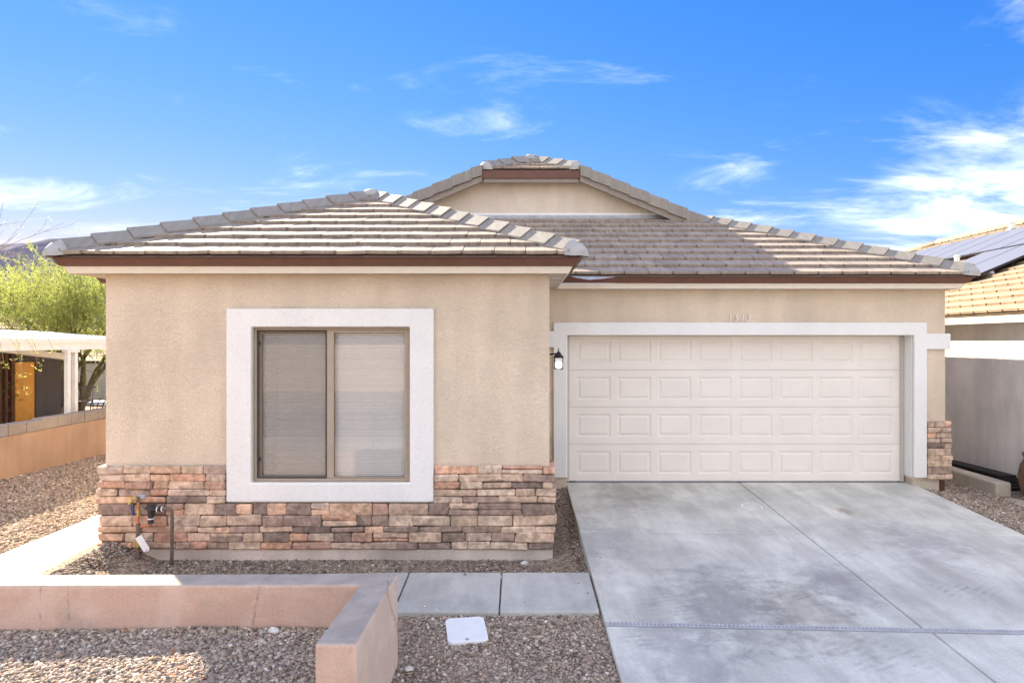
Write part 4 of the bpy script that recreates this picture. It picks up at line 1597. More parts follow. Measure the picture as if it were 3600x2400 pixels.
def lid_inside(x, y):
    a = math.radians(-9)
    dx, dy = x + 0.405, y - 5.345
    u, v = dx * math.cos(a) - dy * math.sin(a), dx * math.sin(a) + dy * math.cos(a)
    if abs(u) > 0.155 or abs(v) > 0.205:
        return False
    # pebbles have crept over the right edge
    return not (u > 0.07 + 0.05 * noise.noise(Vector((y * 9, 2, 0))) - 0.12 * max(0, -v))


gravel('front_gravel', 'grey brown gravel between planter wall and driveway', (-1.0, 0.70, 3.6, 5.63), 23000, (0.0096, 0.022), ground_h,
       mask=lambda x, y: x < 0.68 and x > (-0.88 + 0.0247 * (y - 3.712)) and not lid_inside(x, y), bright=0.88)
gravel('bed_gravel', 'gravel filling the raised planter bed', (-4.0, -1.09, 3.45, 4.612), 23000, (0.0102, 0.025), bed_z, bright=0.9)
gravel('strip_gravel', 'gravel strip with painted-in shade between the stone wall and the walkway', (-4.5, 0.69, 6.42, 7.47), 16000, (0.0122, 0.026), ground_h,
       mask=lambda x, y: y > 6.478, bright=0.70)  # lowered bright paints the shade beside the house into the pebbles
gravel('corner_gravel', 'gravel in the notch beside the driveway', (0.36, 0.69, 7.4, 9.64), 2600, (0.0125, 0.026), ground_h, bright=0.66)  # shade of the notch is put into the pebble colour as well
gravel('side_gravel', 'tan gravel between side walkway and orange block wall', (-8.62, -5.5, 6.6, 15.0), 42000, (0.0138, 0.028), ground_h,
       mask=lambda x, y: x < -5.53, bright=np.array([1.12, 1.05, 0.95]))
gravel('right_gravel', 'gravel wedge right of the driveway', (5.35, 6.9, 6.5, 12.5), 16000, (0.0120, 0.025), ground_h,
       mask=lambda x, y: x > 5.66 - 0.03 * (9.86 - y) + 0.01 and not (x < GR and y > GF))


def rock(label, x, y, z, s, mat, sq=(1, 0.8, 0.55)):
    bm = bmesh.new()
    bmesh.ops.create_icosphere(bm, subdivisions=2, radius=1)
    sd = random.random() * 50
    for v in bm.verts:
        k = 1 + 0.35 * noise.noise(v.co * 1.4 + Vector((sd, 0, 0)))
        v.co = Vector((v.co.x * sq[0], v.co.y * sq[1], v.co.z * sq[2])) * k * s + Vector((x, y, z))
    bm.verts.index_update()
    mb = MB().add([v.co for v in bm.verts], [tuple(v.index for v in f.verts) for f in bm.faces])
    bm.free()
    o = mb.build('rock', mat)
    tag(o, label, 'rock')


# pebbles kicked onto the paving
gravel('stray_gravel', 'stray pebbles scattered along the driveway and walkway edges', (0.70, 5.5, 3.0, 9.6), 900, (0.008, 0.016), lambda x, y: drive_z(y),
       mask=lambda x, y: random.random() < max(0.012, 0.9 * math.exp(-(x - 0.69) / 0.10)) and not abs(y - 5.4) < 0.1)
gravel('stray_gravel', 'stray pebbles lying on the walkway slabs', (-0.95, 0.65, 5.63, 6.46), 260, (0.008, 0.016), lambda x, y: drive_z(y) - 0.004,
       mask=lambda x, y: random.random() < max(0.03, 0.8 * math.exp(-min(y - 5.62, 6.47 - y) / 0.05)))
def dry_leaves():
    co, sh = [], []
    for _ in range(46):
        x, y = random.gauss(-2.05, 0.16), random.gauss(4.02, 0.09)
        if random.random() < 0.35:
            x, y = random.uniform(-3.2, -1.2), random.uniform(3.8, 4.58)
        z = bed_z(x, y) + random.uniform(0.014, 0.03)
        a = random.uniform(0, 6.3); L = random.uniform(0.025, 0.07); w = random.uniform(0.004, 0.012)
        d = np.array([math.cos(a), math.sin(a), random.uniform(-0.2, 0.35)]); sd = np.array([-math.sin(a), math.cos(a), random.uniform(-0.4, 0.4)])
        p = np.array([x, y, z + EYE])
        co.append([p - d * L / 2, p + sd * w, p + d * L / 2, p - sd * w]); sh.append(random.uniform(0.1, 1))
    o = quads_mesh('dry_leaves', np.array(co), np.array(sh), M['litter'], None, (-2.0, 4.1, -1.95 + EYE))
    tag(o, 'dry reddish leaf litter on the sunlit planter gravel', 'leaves', kind='stuff')


rock('pale rock against the foundation under the right end of the stone wall', 0.07, 7.36, -2.39, 0.045, M['pale_rock'])
rock('white rock at the foot of the planter wall inside the raised bed', -1.63, 4.55, -1.925, 0.04, M['pale_rock'])
rock('flat dark rock half buried in the planter bed, toward its left end', -2.78, 4.46, -1.985, 0.06, M['rock'], (1, 0.6, 0.4))
rock('small white rock in the gravel beside the wall corner', -0.76, 4.74, -2.27, 0.03, M['pale_rock'])


# ------------------------------------------------------------------ utility box lid
def build_lid():
    a = math.radians(9)
    pts = []
    w, h, r = 0.155, 0.205, 0.05
    for cx, cy, s in ((w - r, h - r, 0), (-w + r, h - r, 1), (-w + r, -h + r, 2), (w - r, -h + r, 3)):
        for k in range(6):
            th = math.pi / 2 * (s + k / 5)
            pts.append((cx + r * math.cos(th), cy + r * math.sin(th)))
    P = [(-0.405 + x * math.cos(a) - y * math.sin(a), 5.345 + x * math.sin(a) + y * math.cos(a)) for x, y in pts]
    t = thing('utility_box', 'white plastic utility box lid set in the front gravel', 'utility box', (-0.405, 5.345, -2.32))
    MB().prism([(x, y, ground_h(x, y) - 0.05) for x, y in P], [(x, y, ground_h(x, y) + 0.028) for x, y in P]).build('lid', M['paper'], t, bevel=0.006)
    bx, by = -0.405 + 0.02, 5.345 - 0.175
    MB().lathe([(0.014, ground_h(bx, by) + 0.02), (0.014, ground_h(bx, by) + 0.033), (0.008, ground_h(bx, by) + 0.035)], bx, by, 10).build('bolt', M['rock'], t)


build_lid()


# ------------------------------------------------------------------ trench drain across the driveway
def build_drain():
    t = thing('trench_drain', 'narrow slotted channel drain crossing the concrete driveway', 'drain', (3.1, 5.29, -2.3))
    f = lambda x, o: 5.395 - 0.045 * (x - 0.69) + o
    low, wide = -0.10, 0.026
    def strip(o0, o1, z0, z1, name, mat):
        pts = [(0.69, f(0.69, o0)), (5.5, f(5.5, o0)), (5.5, f(5.5, o1)), (0.69, f(0.69, o1))]
        MB().prism([(x, d, drive_z(d) + z0) for x, d in pts], [(x, d, drive_z(d) + z1) for x, d in pts]).build(name, mat, t)
    strip(-0.027, -0.018, -0.09, 0.0035, 'edge_rail', M['drain'])
    strip(0.018, 0.027, -0.09, 0.0035, 'edge_rail', M['drain'])
    strip(-0.018, 0.018, -0.09, -0.06, 'channel', M['dark'])
    mb = MB()
    x = 0.70
    while x < 5.48:
        d = f(x, 0)
        mb.box(x, x + 0.0235, d - 0.0178, d + 0.0178, drive_z(d) - 0.018, drive_z(d) + 0.002)
        x += 0.032
    o = mb.build('grate_bars', M['drain'], t)
    o['kind'] = 'stuff'


build_drain()


# ------------------------------------------------------------------ right-hand neighbour
def build_neighbour():
    n = thing('neighbour_house', 'pale stucco neighbouring house with sunlit tan tiles and solar panels', 'house', (10, 15, -2.4))
    XW, XE, ZN = 7.65, 7.40, 0.425
    MB().box(XW, XW + 0.2, 3.0, 28.0, -2.6, 0.30).build('wall', M['neigh_stucco'], n)
    MB().box(XW + 0.2, 20.0, 3.0, 3.2, -2.6, 0.30).build('wall', M['neigh_stucco'], n)
    MB().box(XE + 0.02, XW + 0.2, 2.6, 28.4, 0.301, 0.315).build('soffit', M['band'], n)
    MB().box(XE + 0.03, XE + 0.055, 2.6, 28.4, 0.285, 0.405).build('fascia', M['band'], n)
    # gutter with a downpipe
    g = MB()
    prof = [(XE - 0.075, 0.345), (XE - 0.075, 0.362), (XE - 0.066, 0.362), (XE - 0.066, 0.30), (XE + 0.028, 0.30), (XE + 0.028, 0.286), (XE - 0.062, 0.286)]
    g.prism([(x, 2.6, z) for x, z in prof], [(x, 28.4, z) for x, z in prof])
    g.build('gutter', M['band'], n)
    MB().tube([(XE - 0.02, 9.80, 0.29), (XE - 0.02, 9.80, 0.20), (XE + 0.01, 9.80, 0.12), (XE + 0.12, 9.80, 0.03), (XW - 0.06, 9.80, -0.03), (XW - 0.045, 9.80, -0.12), (XW - 0.045, 9.80, -2.2)], 0.04, 10).build('downpipe', M['band'], n, smooth=True)
    xr = 14.3
    zr = ZN + SLOPE * (xr - XE)
    d1, d0 = 23.3, 9.0
    dk = MB()
    dk.add([(XE, 2.5, ZN), (xr, d0, zr), (xr, d1, zr), (XE, d1 + (xr - XE), ZN)], [(0, 1, 2, 3)])
    dk.add([(xr, d0, zr), (XE, 2.5, ZN), (20.2, 2.5, ZN)], [(0, 1, 2)])
    dk.add([(xr, d0, zr), (20.2, 2.5, ZN), (20.2, d1 + xr - XE, ZN), (xr, d1, zr)], [(0, 1, 2, 3)])
    dk.add([(xr, d1, zr), (20.2, d1 + xr - XE, ZN), (XE, d1 + xr - XE, ZN)], [(0, 1, 2)])
    rf = dk.build('roof', M['neigh_tile'], n)
    PIECES['tile'] = 0
    S = (CS, 0, SN)
    near = lambda u, v: not (9.6 < u + 2.5 < 15.2 and v < 3.2)
    tile_plane((XE, 2.5, ZN), (0, 1, 0), S, [(7.0, -0.02), (13.0, -0.02), (13.0, 3.2), (7.0, 3.2)], rf, M['neigh_tile'], cull=near)
    tile_plane((XE, 2.5, ZN), (0, 1, 0), S, [(6.6, 0), (21, 0), (21, 7.06), (10, 7.06)], rf, M['neigh_tile'], joined=True, cull=lambda u, v: not near(u, v))
    cap_run((xr, d1, zr), (xr, d0, zr), (-CS, 0, -SN), (CS, 0, -SN), rf, M['neigh_tile'], name='ridge_tile', start=0.0)
    cap_run((XE, d1 + xr - XE, ZN), (xr, d1, zr), (-CS, 0, -SN), (0, CS, -SN), rf, M['neigh_tile'], start=0.1)
    return XW, XE, ZN


XW, XE, ZN = build_neighbour()


def build_solar():
    up = Vector((CS, 0, SN))
    nn = Vector((-SN, 0, CS))

    def P(x, d, off):
        return Vector((XE, d, ZN)) + up * ((x - XE) / CS) + nn * off
    # upper row and lower row of panels on the neighbour's roof
    for nm, x0, x1, d0, cnt, lab in (('solar_array', 11.07, 13.0, 13.5, 9, 'upper row of dark solar panels on the neighbouring tiled roof'),
                                     ('solar_array', 9.03, 11.0, 13.5, 2, 'lower pair of dark solar panels near the neighbouring eave')):
        t = thing(nm, lab, 'solar panels', (x0, d0, ZN + 0.4 * (x0 - XE)))
        wv = 1.04 if cnt > 2 else 1.25
        for k in range(cnt):
            a, b = d0 + k * (wv + 0.012), d0 + k * (wv + 0.012) + wv
            lo = [P(x0, a, 0.13), P(x1, a, 0.13), P(x1, b, 0.13), P(x0, b, 0.13)]
            hi = [P(x0, a, 0.17), P(x1, a, 0.17), P(x1, b, 0.17), P(x0, b, 0.17)]
            fr = MB().prism(lo, hi).build('panel', M['black'], t)
            e = 0.018
            MB().quad(P(x0 + e, a + e, 0.1735), P(x1 - e, a + e, 0.1735), P(x1 - e, b - e, 0.1735), P(x0 + e, b - e, 0.1735)).build('cell_face', M['solar'], fr)
        for xx in (x0 + 0.35, x1 - 0.35):
            lo = [P(xx - 0.02, d0 - 0.08, 0.07), P(xx + 0.02, d0 - 0.08, 0.07), P(xx + 0.02, d0 - 0.08, 0.128), P(xx - 0.02, d0 - 0.08, 0.128)]
            hi = [p + Vector((0, cnt * (wv + 0.012) + 0.1, 0)) for p in lo]
            MB().prism(lo, hi).build('rail', M['metal'], t)
    for lab, x, d, r, h in (('short white vent pipe standing above the upper solar panels', 13.33, 18.4, 0.08, 0.22),
                            ('grey flue pipe in the gap below the upper solar panels', 10.69, 16.6, 0.06, 0.2)):
        b = P(x, d, 0.04)
        t = thing('vent_pipe', lab, 'vent', (b.x, b.y, b.z))
        mb = MB().tube([b, b + Vector((0, 0, h))], r, 12)
        mb.build('pipe', M['white_wood'], t)
        MB().lathe([(r * 2.4, b.z - 0.06), (r * 1.1, b.z + 0.09)], b.x, b.y, 12).build('flashing_cone', M['metal'], t)
        MB().lathe([(r * 1.15, b.z + h), (r * 1.2, b.z + h + 0.03), (r * 0.6, b.z + h + 0.06)], b.x, b.y, 12).build('rain_cap', M['white_wood'], t)


build_solar()


def right_clutter():
    t = thing('low_wall', 'low sand coloured stucco wall with rounded end beside the right gravel', 'wall', (7.0, 10.5, -2.3))
    mb = MB().box(6.86, 7.09, 9.8, 13.5, -2.6, -2.025)
    mb.build('upper_wall', M['sand_stucco'], t, bevel=0.03, seg=3)
    MB().box(6.84, 7.10, 5.5, 9.80, -2.7, -2.225).build('kerb_wall', M['sand_stucco'], t, bevel=0.012)
    t = thing('board_stack', 'stack of dark weathered boards leaning at the neighbouring wall base', 'boards', (7.3, 11.0, -2.25))
    for k, (dx, dz, a) in enumerate(((0, 0, 0.02), (0.03, 0.035, -0.03), (-0.02, 0.07, 0.05), (0.02, 0.105, 0.0), (0.01, 0.14, 0.06))):
        x0, y0 = 7.32 + dx, 10.15 + 0.05 * k
        c, s = math.cos(a), math.sin(a)
        P = [(x0 + u * c - v * s, y0 + u * s + v * c) for u, v in ((0, 0), (0.24, 0), (0.24, 1.5), (0, 1.5))]
        MB().prism([(x, y, -2.2 + dz) for x, y in P], [(x, y, -2.17 + dz) for x, y in P]).build('board', M['dark_board'], t)
    t = thing('clay_pot', 'big brown clay pot by the neighbouring wall at the far right', 'pot', (7.33, 9.55, -2.26))
    MB().lathe([(0.16, -2.3), (0.2, -2.22), (0.26, -2.05), (0.275, -1.9), (0.25, -1.75), (0.2, -1.66), (0.215, -1.62), (0.23, -1.58), (0.20, -1.575), (0.17, -1.62)], 7.36, 9.6, 24).build('vessel', M['clay'], t, smooth=True)
    rock('pale rock behind the low sand wall near the clay pot', 7.22, 9.72, -2.24, 0.05, M['pale_rock'])


right_clutter()


# ------------------------------------------------------------------ left-hand neighbours
def left_side():
    t = thing('block_wall', 'orange stucco boundary wall topped by loose grey concrete blocks', 'wall', (-8.7, 11, -2.3))
    mb = MB()
    mb.prism([(-8.78, 6.0, -2.7), (-8.6, 6.0, -2.7), (-8.6, 30, -2.7), (-8.78, 30, -2.7)], [(-8.78, 6.0, -1.60), (-8.6, 6.0, -1.60), (-8.6, 30, -1.60), (-8.78, 30, -1.60)])
    mb.build('wall_face', M['orange_stucco'], t, bevel=0.01)
    d = 11.42
    k = 0
    for L in (0.10, 0.42, 0.40, 0.41, 0.40, 0.40, 0.41, 0.40, 0.40):
        o = MB().cbox(-8.79 + random.uniform(-0.01, 0.01), -8.595 + random.uniform(-0.008, 0.012), d + 0.004, d + L - 0.004, -1.598, -1.398 + random.uniform(-0.012, 0.016), 0.012, 0.006).build('block', M['block'], t)
        o.rotation_euler.z = random.uniform(-0.02, 0.02)
        d += L
    # carport
    t = thing('carport', 'white painted open carport roof on twin posts beyond the block wall', 'carport', (-10.4, 13.5, -2.3))
    lo = [(-9.02, 11.0, -0.02), (-12.2, 11.0, 0.22), (-12.2, 17.2, 0.22), (-9.02, 17.2, -0.02)]
    MB().prism(lo, [(x, y, z + 0.05) for x, y, z in lo]).build('roof_sheet', M['white_wood'], t)
    MB().box(-9.06, -9.0, 11.0, 17.2, -0.165, -0.022).build('beam', M['white_wood'], t)
    MB().box(-9.0 - 0.001, -8.975, 10.98, 17.22, -0.03, 0.06).build('edge_board', M['white_wood'], t)
    for dd in (13.68, 13.90):
        MB().cbox(-9.075, -8.985, dd - 0.045, dd + 0.045, -2.4, -0.166, 0.008).build('post', M['white_wood'], t)
    MB().box(-9.09, -8.97, 13.6, 13.98, -0.22, -0.167).build('post_cap', M['white_wood'], t)
    # shed
    t = thing('shed', 'dark grey shed with ochre door and white eave board under the carport', 'shed', (-11, 14.8, -2.4))
    MB().box(-12.4, -10.55, 14.05, 15.75, -2.6, -0.33).build('wall', M['grey_wall'], t)
    MB().box(-10.549, -10.51, 14.27, 14.84, -2.45, -0.44).build('door', M['orange_door'], t, bevel=0.006)
    MB().box(-10.549, -10.50, 14.845, 14.875, -2.45, -0.42).build('door_frame', M['rust_wood'], t)
    lo = [(-10.62, 13.7, -0.13), (-10.62, 15.9, -0.34), (-10.62, 15.9, -0.44), (-10.62, 13.7, -0.21)]
    MB().prism(lo, [(x + 0.25, y, z) for x, y, z in lo]).build('eave_board', M['white_wood'], t)
    lo = [(-12.5, 13.7, -0.128), (-10.37, 13.7, -0.128), (-10.37, 15.9, -0.338), (-12.5, 15.9, -0.338)]
    MB().prism(lo, [(x, y, z + 0.04) for x, y, z in lo]).build('roof', M['white_wood'], t)
    t = thing('post_frame', 'rust brown timber frame with rungs standing left of the ochre door', 'frame', (-10.6, 13.95, -2.4))
    for dd in (13.80, 13.97, 14.14):
        MB().cbox(-10.56, -10.46, dd - 0.04, dd + 0.04, -2.4, -0.26, 0.006).build('post', M['rust_wood'], t)
    for z in np.arange(-2.0, -0.4, 0.28):
        MB().box(-10.53, -10.49, 14.011, 14.099, z, z + 0.05).build('rung', M['rust_wood'], t)
    # further house with a red-brown gable end
    t = thing('red_roof_house', 'low house with red brown roof edge behind the carport', 'house', (-17, 21, -2.4))
    MB().box(-24, -15.5, 19.0, 24.0, -2.6, 0.2).build('wall', M['grey_wall'], t)
    lo = [(-20.0, 18.6, 1.05), (-14.6, 18.6, 0.18), (-14.6, 24.4, 0.18), (-20.0, 24.4, 1.05)]
    MB().prism(lo, [(x, y, z + 0.18) for x, y, z in lo]).build('roof', M['red_roof'], t)
    # patio beyond
    o = MB().add([(-16.5, 15.9, -2.2), (-9.2, 15.9, -2.2), (-9.2, 26, -2.2), (-16.5, 26, -2.2)], [(0, 1, 2, 3)]).build('patio', M['patio'])
    tag(o, 'orange brick patio behind the block wall', 'patio', kind='structure')
    t = thing('garden_wall', 'pale garden wall with dark coping behind the patio', 'wall', (-15, 27, -2.4))
    MB().box(-30, -9.0, 27.0, 27.2, -2.6, -0.85).build('wall_face', M['neigh_stucco'], t)
    MB().box(-30, -9.0, 26.96, 27.24, -0.849, -0.76).build('coping', M['dark_board'], t)
    o = MB().cbox(-13.6, -11.4, 20.6, 21.9, -1.95, -1.88, 0.02).build('garden_table', M['white_wood'])
    tag(o, 'long white table top on the patio', 'table')
    # slatted chair
    t = thing('patio_chair', 'slatted metal garden chair on the patio under the tree', 'chair', (-12.2, 19.4, -2.2))
    cx, cy = -12.05, 19.0
    for k in range(7):
        x = cx - 0.2 + k * 0.066
        MB().tube([(x, cy, -1.62), (x - 0.02, cy + 0.12, -1.28)], 0.009, 5).build('back_slat', M['old_pipe'], t)
    MB().tube([(cx - 0.25, cy + 0.12, -1.275), (cx + 0.24, cy + 0.12, -1.275)], 0.018, 6).build('top_rail', M['old_pipe'], t)
    MB().cbox(cx - 0.24, cx + 0.24, cy - 0.42, cy + 0.02, -1.66, -1.63, 0.008).build('seat', M['old_pipe'], t)
    for sx in (-0.22, 0.22):
        for sy in (-0.4, 0.0):
            MB().tube([(cx + sx, cy + sy, -1.65), (cx + sx, cy + sy, -2.2)], 0.014, 6).build('leg', M['old_pipe'], t)
    # wrought iron stand
    t = thing('iron_stand', 'black wrought iron plant stand with curled rods behind the blocks', 'plant stand', (-9.9, 15.9, -2.2))
    random.seed(5)
    for k in range(6):
        x = -10.05 + 0.13 * k
        h = random.uniform(0.35, 0.65) + (0.2 if k > 3 else 0)
        b = random.uniform(-0.09, 0.09)
        MB().tube([(x, 16.0, -2.2), (x, 16.0, -1.75), (x + b, 16.0, -1.75 + h * 0.55), (x + b * 1.8, 16.0, -1.75 + h * 0.7), (x + b * 1.2, 16.0, -1.72 + h * 0.55)], 0.012, 5).build('rod', M['black'], t)
    MB().tube([(-10.1, 16.0, -1.72), (-9.35, 16.0, -1.72)], 0.012, 5).build('rail', M['black'], t)
    MB().tube([(-10.1, 16.0, -1.5), (-9.35, 16.0, -1.55)], 0.012, 5).build('rail', M['black'], t)


left_side()


# ------------------------------------------------------------------ trees
def quads_mesh(name, co, shade, mat, parent, org):
    """co: (n,4,3) array of quads"""
    n = len(co)
    me = bpy.data.meshes.new(name)
    v = (co - np.array(org)).reshape(-1, 3)
    me.vertices.add(n * 4); me.vertices.foreach_set('co', v.ravel())
    me.loops.add(n * 4); me.loops.foreach_set('vertex_index', np.arange(n * 4, dtype=np.int32))
    me.polygons.add(n); me.polygons.foreach_set('loop_start', np.arange(0, n * 4, 4, dtype=np.int32))
    me.update(calc_edges=True)
    at = me.attributes.new('leaf_shade', 'FLOAT', 'POINT')
    at.data.foreach_set('value', np.repeat(shade, 4).astype(np.float32))
    me.materials.append(mat)
    o = bpy.data.objects.new(name, me)
    C.objects.link(o)
    place(o, org, parent)
    return o


def branches(start, direc, length, rad, depth, out, tips, spread=0.6, droop=0.0, r=random):
    p = Vector(start); d = Vector(direc).normalized()
    pts, rads = [p.copy()], [rad]
    n = 5
    for i in range(n):
        d = (d + Vector((r.uniform(-1, 1), r.uniform(-1, 1), r.uniform(-0.7, 0.9))) * 0.16 + Vector((0, 0, -droop))).normalized()
        p = p + d * (length / n)
        pts.append(p.copy()); rads.append(rad * (1 - 0.45 * (i + 1) / n))
    out.append((pts, rads))
    if depth == 0:
        tips.append((pts[2], d)); tips.append((pts[-1], d))
        return
    for k in range(r.choice((2, 3, 3))):
        i = r.choice((2, 3, 4, 5, 5))
        nd = (d + Vector((r.uniform(-1, 1), r.uniform(-1, 1), r.uniform(-0.5, 1.0))) * spread).normalized()
        branches(pts[i], nd, length * r.uniform(0.6, 0.85), rads[i] * 0.7, depth - 1, out, tips, spread, droop, r)


def feathery_tree(name, label, base, height, spread, nclump, seed, mat, tw=0.013, lf=(0.06, 0.016), trunk_r=0.16, squash=1.0, group=None, limbs=4):
    r = random.Random(seed)
    g = np.random.default_rng(seed)
    t = thing(name, label, 'tree', base, group)
    out, tips = [], []
    for k in range(limbs):
        a = 2 * math.pi * k / limbs + r.uniform(-0.4, 0.4)
        branches(base, (math.cos(a) * 0.5, math.sin(a) * 0.5, 1.0), height * 0.45, trunk_r * r.uniform(0.5, 0.8), 3, out, tips, 0.65, 0.0, r)
    mb = MB()
    for pts, rads in out:
        mb.tube(pts, rads, 6 if rads[0] > 0.03 else 4)
    mb.build('trunk', M['bark'], t, smooth=True)
    # feathery sprays: a thin green twig with short leaflets
    cen = np.array([[q[0].x, q[0].y, q[0].z] for q in tips])
    idx = g.integers(0, len(cen), nclump)
    p0 = cen[idx] + g.normal(0, 1, (nclump, 3)) * np.array([spread, spread, spread * 0.55 * squash])
    d = g.normal(0, 1, (nclump, 3)) * np.array([0.6, 0.6, 0.5]) + np.array([0, 0, 0.75])
    mid = cen.mean(0)
    d += (p0 - mid) / (np.linalg.norm(p0 - mid, axis=1, keepdims=True) + 1e-6) * 0.5
    d /= np.linalg.norm(d, axis=1, keepdims=True)
    L = g.uniform(0.3, 0.75, nclump)
    side = np.cross(d, g.normal(0, 1, (nclump, 3)))
    side /= np.linalg.norm(side, axis=1, keepdims=True)
    p1 = p0 + d * L[:, None]
    w = side * tw * 0.5
    twigs = np.stack([p0 - w, p0 + w, p1 + w * 0.3, p1 - w * 0.3], 1)
    m = 13
    tt = g.uniform(0.05, 1.0, (nclump, m))
    lp = p0[:, None] + d[:, None] * (L[:, None] * tt)[..., None]
    ld = d[:, None] * 0.6 + g.normal(0, 0.6, (nclump, m, 3))
    ld /= np.linalg.norm(ld, axis=2, keepdims=True)
    ls = np.cross(ld, g.normal(0, 1, (nclump, m, 3)))
    ls /= np.linalg.norm(ls, axis=2, keepdims=True)
    ll = g.uniform(0.6, 1.5, (nclump, m, 1)) * lf[0]
    lw = ls * lf[1] * 0.5
    le = lp + ld * ll
    leaves = np.stack([lp - lw * 0.4, lp + lw, le + lw * 0.5, le - lw], 2).reshape(-1, 4, 3)
    co = np.concatenate([twigs, leaves])
    co[:, :, 2] += EYE
    # clump brightness as a property of the foliage (young and old growth)
    sh = g.uniform(0.2, 0.8, nclump) + 0.25 * np.sin(p0[:, 0] * 2.3) * np.sin(p0[:, 2] * 2.9 + p0[:, 1])
    shade = np.clip(np.concatenate([sh * 0.8, np.repeat(sh, m) + g.uniform(-0.15, 0.15, nclump * m)]), 0, 1)
    quads_mesh('crown', co, shade, mat, t, (mid[0], mid[1], mid[2] + EYE))


GT = 'feathery green trees beyond the carport'
feathery_tree('palo_verde_tree', 'feathery yellow green tree with forked trunk just behind the carport', (-13.1, 20.3, -2.25), 4.05, 0.55, 4600, 3, M['leaf'])
feathery_tree('palo_verde_tree', 'feathery green tree further back, its crown reaching the left picture edge', (-17.6, 22.5, -2.3), 4.2, 0.65, 4400, 14, M['leaf'])
feathery_tree('palo_verde_tree', 'rounded green tree partly hidden behind the corner of the house', (-11.6, 24.5, -2.3), 4.0, 0.65, 3200, 25, M['leaf'])
feathery_tree('shrub', 'dense green shrub against the garden wall behind the patio', (-12.9, 26.0, -2.3), 1.9, 0.35, 1500, 31, M['leaf_dark'], trunk_r=0.05, limbs=5)
feathery_tree('shrub', 'mottled grey green shrub beside the brown timber frame', (-11.7, 13.4, -2.3), 1.9, 0.22, 1500, 37, M['leaf_dark'], lf=(0.04, 0.02), trunk_r=0.04, limbs=5)


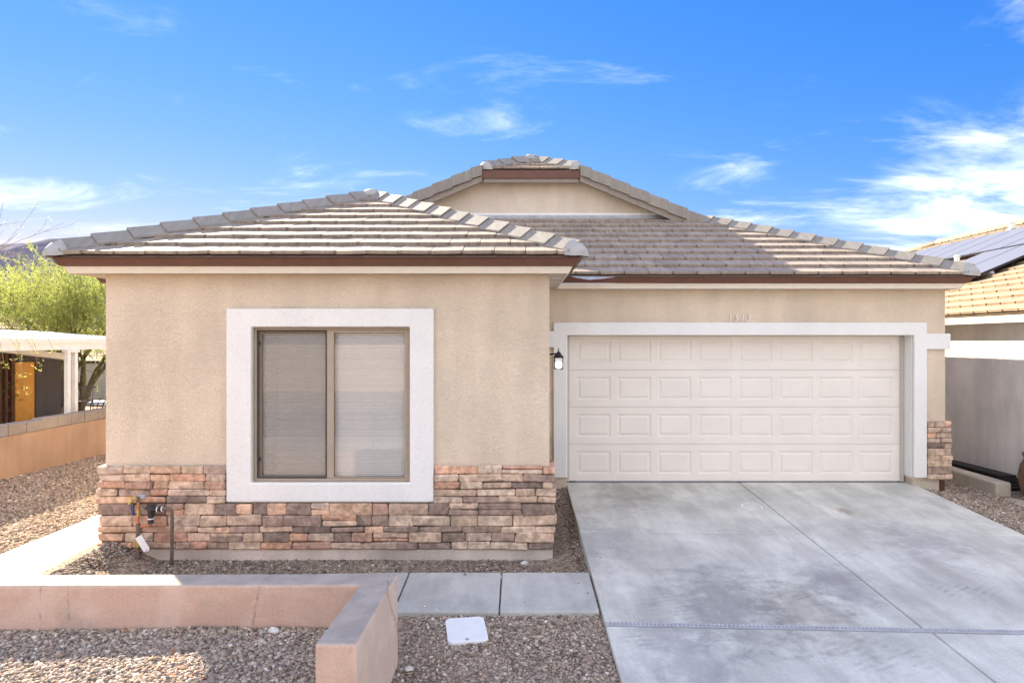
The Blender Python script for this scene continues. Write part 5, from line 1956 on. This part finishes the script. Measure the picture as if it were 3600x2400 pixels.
def sparse_tree():
    """the mesquite whose twigs hang in at the left edge"""
    r = random.Random(8)
    g = np.random.default_rng(8)
    t = thing('mesquite_tree', 'nearly bare tree whose thin pale twigs hang in from the left edge', 'tree', (-8.3, 9.6, -2.3))
    out, tips = [], []
    mb = MB()
    mb.tube([(-8.3, 9.6, -2.4), (-8.25, 9.6, -1.2), (-8.35, 9.55, 0.0), (-8.1, 9.5, 0.9)], [0.10, 0.085, 0.07, 0.05], 8)
    limbs = [((-8.1, 9.5, 0.9), (0.85, -0.25, 0.45), 1.0), ((-8.1, 9.5, 0.9), (0.9, -0.5, 0.1), 0.9), ((-8.3, 9.55, 0.4), (1.0, -0.35, 0.12), 0.95),
             ((-8.3, 9.55, 0.2), (1.0, -0.1, 0.35), 0.95), ((-8.1, 9.5, 0.9), (0.7, 0.3, 0.7), 1.0), ((-8.1, 9.5, 0.9), (-0.7, 0.3, 0.8), 1.3), ((-8.3, 9.5, 0.3), (-0.9, -0.4, 0.6), 1.3)]
    for p, d, L in limbs:
        branches(p, d, L, 0.02, 2, out, tips, 0.8, 0.0, r)
    # weeping sprigs
    for x, d_, z0, z1 in ((-6.80, 9.15, 0.35, -0.55), (-6.66, 9.2, 0.30, -0.42), (-6.72, 9.1, 0.1, -0.75), (-6.5, 9.25, 0.28, -0.2), (-7.0, 9.1, 0.4, -0.4), (-6.58, 9.1, 0.22, -0.33)):
        pts, x_ = [], x - 0.32
        for i in range(8):
            k = i / 7
            pts.append((x_ + 0.5 * k ** 0.6 + r.uniform(-0.015, 0.015), d_ + r.uniform(-0.03, 0.03), z0 + 0.12 * math.sin(k * 2.2) + (z1 - z0) * k ** 1.6))
        out.append(([Vector(p) for p in pts], [0.006 - 0.004 * i / 7 for i in range(8)]))
        for p in pts[2:]:
            for _ in range(3):
                tips.append((Vector(p), Vector((0.2, 0, -1))))
    for pts, rads in out:
        mb.tube(pts, [max(0.0025, q * 0.55) for q in rads], 5)
    mb.build('trunk', M['dry_twig'], t)
    cen = np.array([[q[0].x, q[0].y, q[0].z] for q in tips])
    n = 700
    idx = g.integers(0, len(cen), n)
    p0 = cen[idx] + g.normal(0, 0.035, (n, 3))
    d = g.normal(0, 1, (n, 3)); d[:, 2] -= 0.3
    d /= np.linalg.norm(d, axis=1, keepdims=True)
    s = np.cross(d, g.normal(0, 1, (n, 3))); s /= np.linalg.norm(s, axis=1, keepdims=True)
    L = g.uniform(0.012, 0.042, (n, 1)); w = s * g.uniform(0.003, 0.0065, (n, 1))
    p1 = p0 + d * L
    co = np.stack([p0 - w * 0.3, p0 + w, p1 + w * 0.4, p1 - w], 1)
    co[:, :, 2] += EYE
    quads_mesh('crown', co, g.uniform(0.2, 1, n), M['leaf_dry'], t, (-7.2, 9.3, 0.5 + EYE))


sparse_tree()
dry_leaves()


# ------------------------------------------------------------------ hills far away
def build_hills():
    nx, ny = 130, 26
    v = []
    for j in range(ny):
        y = 1480 + 380 * j / (ny - 1)
        for i in range(nx):
            x = -2600 + 2500 * i / (nx - 1)
            k = j / (ny - 1)
            prof = math.sin(min(1, k / 0.86) * math.pi / 2) ** 1.15 * (1 - 0.5 * sstep(0.88, 1.0, k))
            px = x / y
            env = 1.0 - sstep(-0.50, -0.22, px)
            ridge = 270 + 26 * noise.noise(Vector((x * 0.004, 1.3, 0))) + 14 * noise.noise(Vector((x * 0.013, 5.0, 0)))
            bump = 30 * noise.fractal(Vector((x * 0.006, y * 0.006, 2)), 1.0, 2.0, 5) * (1 - k * 0.75)
            fine = 5.5 * noise.fractal(Vector((x * 0.03, y * 0.03, 7)), 1.0, 2.0, 4)
            v.append((x, y, -6 + (ridge * prof * (y / 1850) + bump * prof + fine) * env))
    f = [(j * nx + i, j * nx + i + 1, (j + 1) * nx + i + 1, (j + 1) * nx + i) for j in range(ny - 1) for i in range(nx - 1)]
    o = MB().add(v, f).build('hills', M['hill'], smooth=True)
    tag(o, 'hazy grey desert hills on the far left horizon', 'hills', kind='structure')


build_hills()


# ------------------------------------------------------------------ house across the street (mirrored in the window glass)
def build_opposite():
    t = thing('opposite_house', 'sunlit peach stucco house across the street mirrored in the window', 'house', (-6, -22, -2.6))
    MB().box(-16, 5, -30, -20, -2.7, 0.25).build('wall', M['opposite'], t)
    lo = [(-16.6, -19.4, 0.25), (5.6, -19.4, 0.25), (5.6, -30, 0.25), (-16.6, -30, 0.25)]
    hi = [(-12, -25, 2.4), (1, -25, 2.4), (1, -25.2, 2.4), (-12, -25.2, 2.4)]
    MB().prism(lo, hi).build('roof', M['neigh_tile'], t)
    MB().box(-0.5, 4.3, -19.98, -19.9, -2.6, -0.4).build('garage_door', M['door'], t)


build_opposite()
print('stones', NST[0], 'objects', len(bpy.data.objects))
